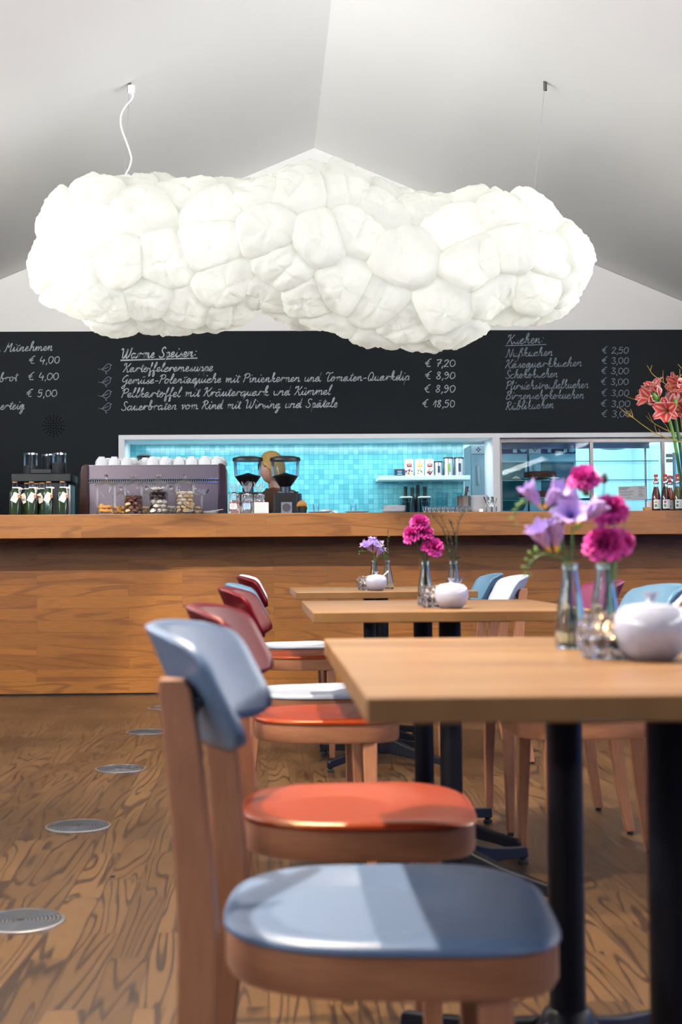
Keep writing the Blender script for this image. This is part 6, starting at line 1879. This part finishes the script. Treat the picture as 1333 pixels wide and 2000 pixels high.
# local frame: facing -y ; bending the head a little
J_ = {'pelvis': (0, 0, .93), 'waist': (0, .01, 1.05), 'chest': (0, .01, 1.25), 'neck0': (0, .005, 1.40), 'neck1': (0, -.015, 1.465), 'head0': (0, -.03, 1.52),
      'sl': (.16, .01, 1.365), 'el': (.225, -.03, 1.10), 'wl': (.17, -.23, 1.02), 'hl': (.15, -.29, 1.02),
      'sr': (-.16, .01, 1.365), 'er': (-.225, -.03, 1.10), 'wr': (-.17, -.23, 1.02), 'hr': (-.15, -.29, 1.02),
      'tl': (.09, 0, .86), 'kl': (.10, -.02, .49), 'al': (.10, .02, .09), 'fl': (.11, -.12, .04),
      'tr': (-.09, 0, .86), 'kr': (-.10, -.02, .49), 'ar': (-.10, .02, .09), 'fr': (-.11, -.12, .04)}
RD = {'pelvis': (.15, .11), 'waist': (.125, .095), 'chest': (.15, .11), 'neck0': (.055, .05), 'neck1': (.05, .05), 'head0': (.055, .06),
      'sl': (.06, .06), 'el': (.043, .043), 'wl': (.028, .028), 'hl': (.03, .02), 'sr': (.06, .06), 'er': (.043, .043), 'wr': (.028, .028), 'hr': (.03, .02),
      'tl': (.085, .085), 'kl': (.055, .055), 'al': (.038, .04), 'fl': (.04, .03), 'tr': (.085, .085), 'kr': (.055, .055), 'ar': (.038, .04), 'fr': (.04, .03)}
names = list(J_)
E_ = [('pelvis', 'waist'), ('waist', 'chest'), ('chest', 'neck0'), ('neck0', 'neck1'), ('neck1', 'head0'), ('chest', 'sl'), ('sl', 'el'), ('el', 'wl'), ('wl', 'hl'), ('chest', 'sr'), ('sr', 'er'), ('er', 'wr'), ('wr', 'hr'),
      ('pelvis', 'tl'), ('tl', 'kl'), ('kl', 'al'), ('al', 'fl'), ('pelvis', 'tr'), ('tr', 'kr'), ('kr', 'ar'), ('ar', 'fr')]
verts = [J_[n] for n in names]; rads = [RD[n] for n in names]
edges = [(names.index(a), names.index(b)) for a, b in E_]
for s, hn in ((1, 'hl'), (-1, 'hr')):
    hx, hy, hz_ = J_[hn]
    for k_, (dx, ln) in enumerate(((-.024, .060), (-.008, .072), (.008, .068), (.023, .055))):
        b0 = len(verts)
        verts += [(hx+dx, hy-.028, hz_+.004), (hx+dx*1.1, hy-.028-ln*.5, hz_+.001), (hx+dx*1.15, hy-.028-ln*.92, hz_-.022)]
        rads += [(.009, .009), (.0085, .0085), (.007, .007)]
        edges += [(names.index(hn), b0), (b0, b0+1), (b0+1, b0+2)]
    b0 = len(verts)
    verts += [(hx-s*.034, hy+.002, hz_), (hx-s*.046, hy-.030, hz_-.006)]; rads += [(.011, .011), (.008, .008)]
    edges += [(names.index(hn), b0), (b0, b0+1)]
me = bpy.data.meshes.new('body')
me.from_pydata(verts, edges, [])
bo = bpy.data.objects.new('body', me); COL.objects.link(bo); bo.parent = pe
col_m('skin', (0.58, 0.32, 0.24), rough=0.5, var=0.05)
md = bo.modifiers.new('skin', 'SKIN'); md.use_smooth_shade = True
for i, r_ in enumerate(rads): me.skin_vertices[0].data[i].radius = r_
me.skin_vertices[0].data[0].use_root = True
me.materials.append(M['skin'])
ss = bo.modifiers.new('subdivision', 'SUBSURF'); ss.levels = 1; ss.render_levels = 2
# evaluate body once so that head and body become one surface
dg = bpy.context.evaluated_depsgraph_get()
ev = bo.evaluated_get(dg).to_mesh()
V_ = [v.co.copy() for v in ev.vertices]; F_ = [list(p.vertices) for p in ev.polygons]
bo.evaluated_get(dg).to_mesh_clear()
bpy.data.objects.remove(bo)
body = MB(); body.add(V_, F_)
HC = Vector((0, -.045, 1.575))
def headf(u, v):
    a = 2*PI*u; t = PI*v
    x = .074*math.sin(t)*math.cos(a); y = .092*math.sin(t)*math.sin(a); z = -.115*math.cos(t)
    if y < 0:
        nose = math.exp(-((x/.014)**2 + ((z+.005)/.026)**2)); y -= .022*nose
        brow = math.exp(-((z-.030)/.012)**2)*math.exp(-(x/.05)**2); y -= .004*brow
        eye = math.exp(-(((abs(x)-.032)/.014)**2 + ((z-.010)/.012)**2)); y += .008*eye
        lip = math.exp(-((x/.022)**2 + ((z+.052)/.009)**2)); y -= .006*lip
        chin = math.exp(-((x/.024)**2 + ((z+.092)/.018)**2)); y -= .010*chin
    if z < -.03: x *= 1-0.28*min(1, (-.03-z)/.08)
    ear = math.exp(-(((y-.005)/.014)**2 + ((z-.002)/.026)**2))
    x += math.copysign(.012*ear, x) if abs(x) > .055 else 0
    return HC + Vector((x, y, z))
body.grid(headf, 40, 26, True)
b_ = body.build('body', M['skin'], pe, angle=180)
try:
    m_ = b_.modifiers.new('remesh', 'REMESH'); m_.mode = 'VOXEL'; m_.voxel_size = 0.0065; m_.use_smooth_shade = True
except Exception: pass
col_m('fair_hair', (0.36, 0.22, 0.06), rough=0.45, var=0.35, scale=80)
def hairf(u, v):
    a = 2*PI*u; t = PI*(1-v*0.60) if math.sin(a) < -0.35 else PI*(1-v*0.80)
    t = PI*(1 - v*(0.60 + 0.0*a)) if False else t
    frt = max(0, -math.sin(a)); ext = 0.42*frt + 0.78*(1-frt)
    t = PI*(1-v*ext)
    k_ = 1 + 0.03*math.sin(a*15+v*6)
    return HC + Vector((.086*k_*math.sin(t)*math.cos(a), .104*k_*math.sin(t)*math.sin(a)+.004, -.127*math.cos(t)))
MB().grid(hairf, 48, 16, True).build('hair', M['fair_hair'], pe, angle=180, solid=0.006, soff=1)
q = MB()
col_m('eye_dark', (0.02, 0.02, 0.025), rough=0.2)
for s in (-1, 1): q.sphere(HC + Vector((s*.031, -.0775, .010)), .0075, 10, 8, (1.3, .7, .7))
q.build('eyes', M['eye_dark'], b_)
col_m('brown_cloth', (0.12, 0.05, 0.028), rough=0.85, var=0.15, scale=120)
# top: a loose sleeve-and-torso shell round the body
tp = MB()
def ringf(path):
    def f(u, v):
        a = 2*PI*u; k_ = v*(len(path)-1); i = min(len(path)-2, int(k_)); fr_ = k_-i
        c0, r0 = path[i]; c1, r1 = path[i+1]
        c = Vector(c0).lerp(Vector(c1), fr_); r_ = (r0[0]+(r1[0]-r0[0])*fr_, r0[1]+(r1[1]-r0[1])*fr_)
        return c + Vector((r_[0]*math.cos(a), r_[1]*math.sin(a), 0.004*math.sin(a*6+v*20)))
    return f
tp.grid(ringf([((0, .005, .86), (.185, .145)), ((0, .005, 1.0), (.165, .130)), ((0, .01, 1.12), (.165, .128)), ((0, .01, 1.26), (.190, .138)), ((0, .01, 1.34), (.195, .118)), ((0, .008, 1.395), (.150, .088)), ((0, .0, 1.425), (.078, .070))]), 36, 24, True)
for s, a, b, c in ((1, 'sl', 'el', 'wl'), (-1, 'sr', 'er', 'wr')):
    A_, B_ = Vector(J_[a]), Vector(J_[b])
    tp.tube([A_ + Vector((-s*.03, 0, .0)), A_.lerp(B_, .3), A_.lerp(B_, .62)], [.075, .068, .064], 16, cap=False)
tp.build('top', M['brown_cloth'], pe, angle=180, solid=0.004)
col_m('black_cloth', (0.012, 0.012, 0.014), rough=0.9)
ap = MB()
def apf(u, v):
    U = 2*u-1; z = .45 + .80*v
    w_ = .21 if z < 1.05 else .21-.10*(z-1.05)/.2
    a = U*1.25
    rx, ry = (.215, .170) if z < 1.05 else (.200, .160)
    return Vector((w_*math.sin(a)/math.sin(1.25), -ry*math.cos(a)*1.0 - .005 + 0.003*math.sin(U*14+z*9), z))
ap.grid(apf, 24, 20).build('apron', M['black_cloth'], pe, angle=180, solid=0.003)
tr = MB()
for s, ks in ((1, ('tl', 'kl', 'al')), (-1, ('tr', 'kr', 'ar'))):
    A_, B_, C_ = [Vector(J_[k_]) for k_ in ks]
    tr.tube([A_+Vector((0, 0, .06)), A_, B_, C_], [.105, .105, .075, .062], 18, cap=False)
tr.build('trousers', M['black_cloth'], pe, angle=180)
sh_ = MB()
for s in (-1, 1): sh_.sphere((s*.105, -.05, .045), .05, 16, 10, (.95, 2.4, .9))
sh_.build('shoes', M['rubber'], pe)
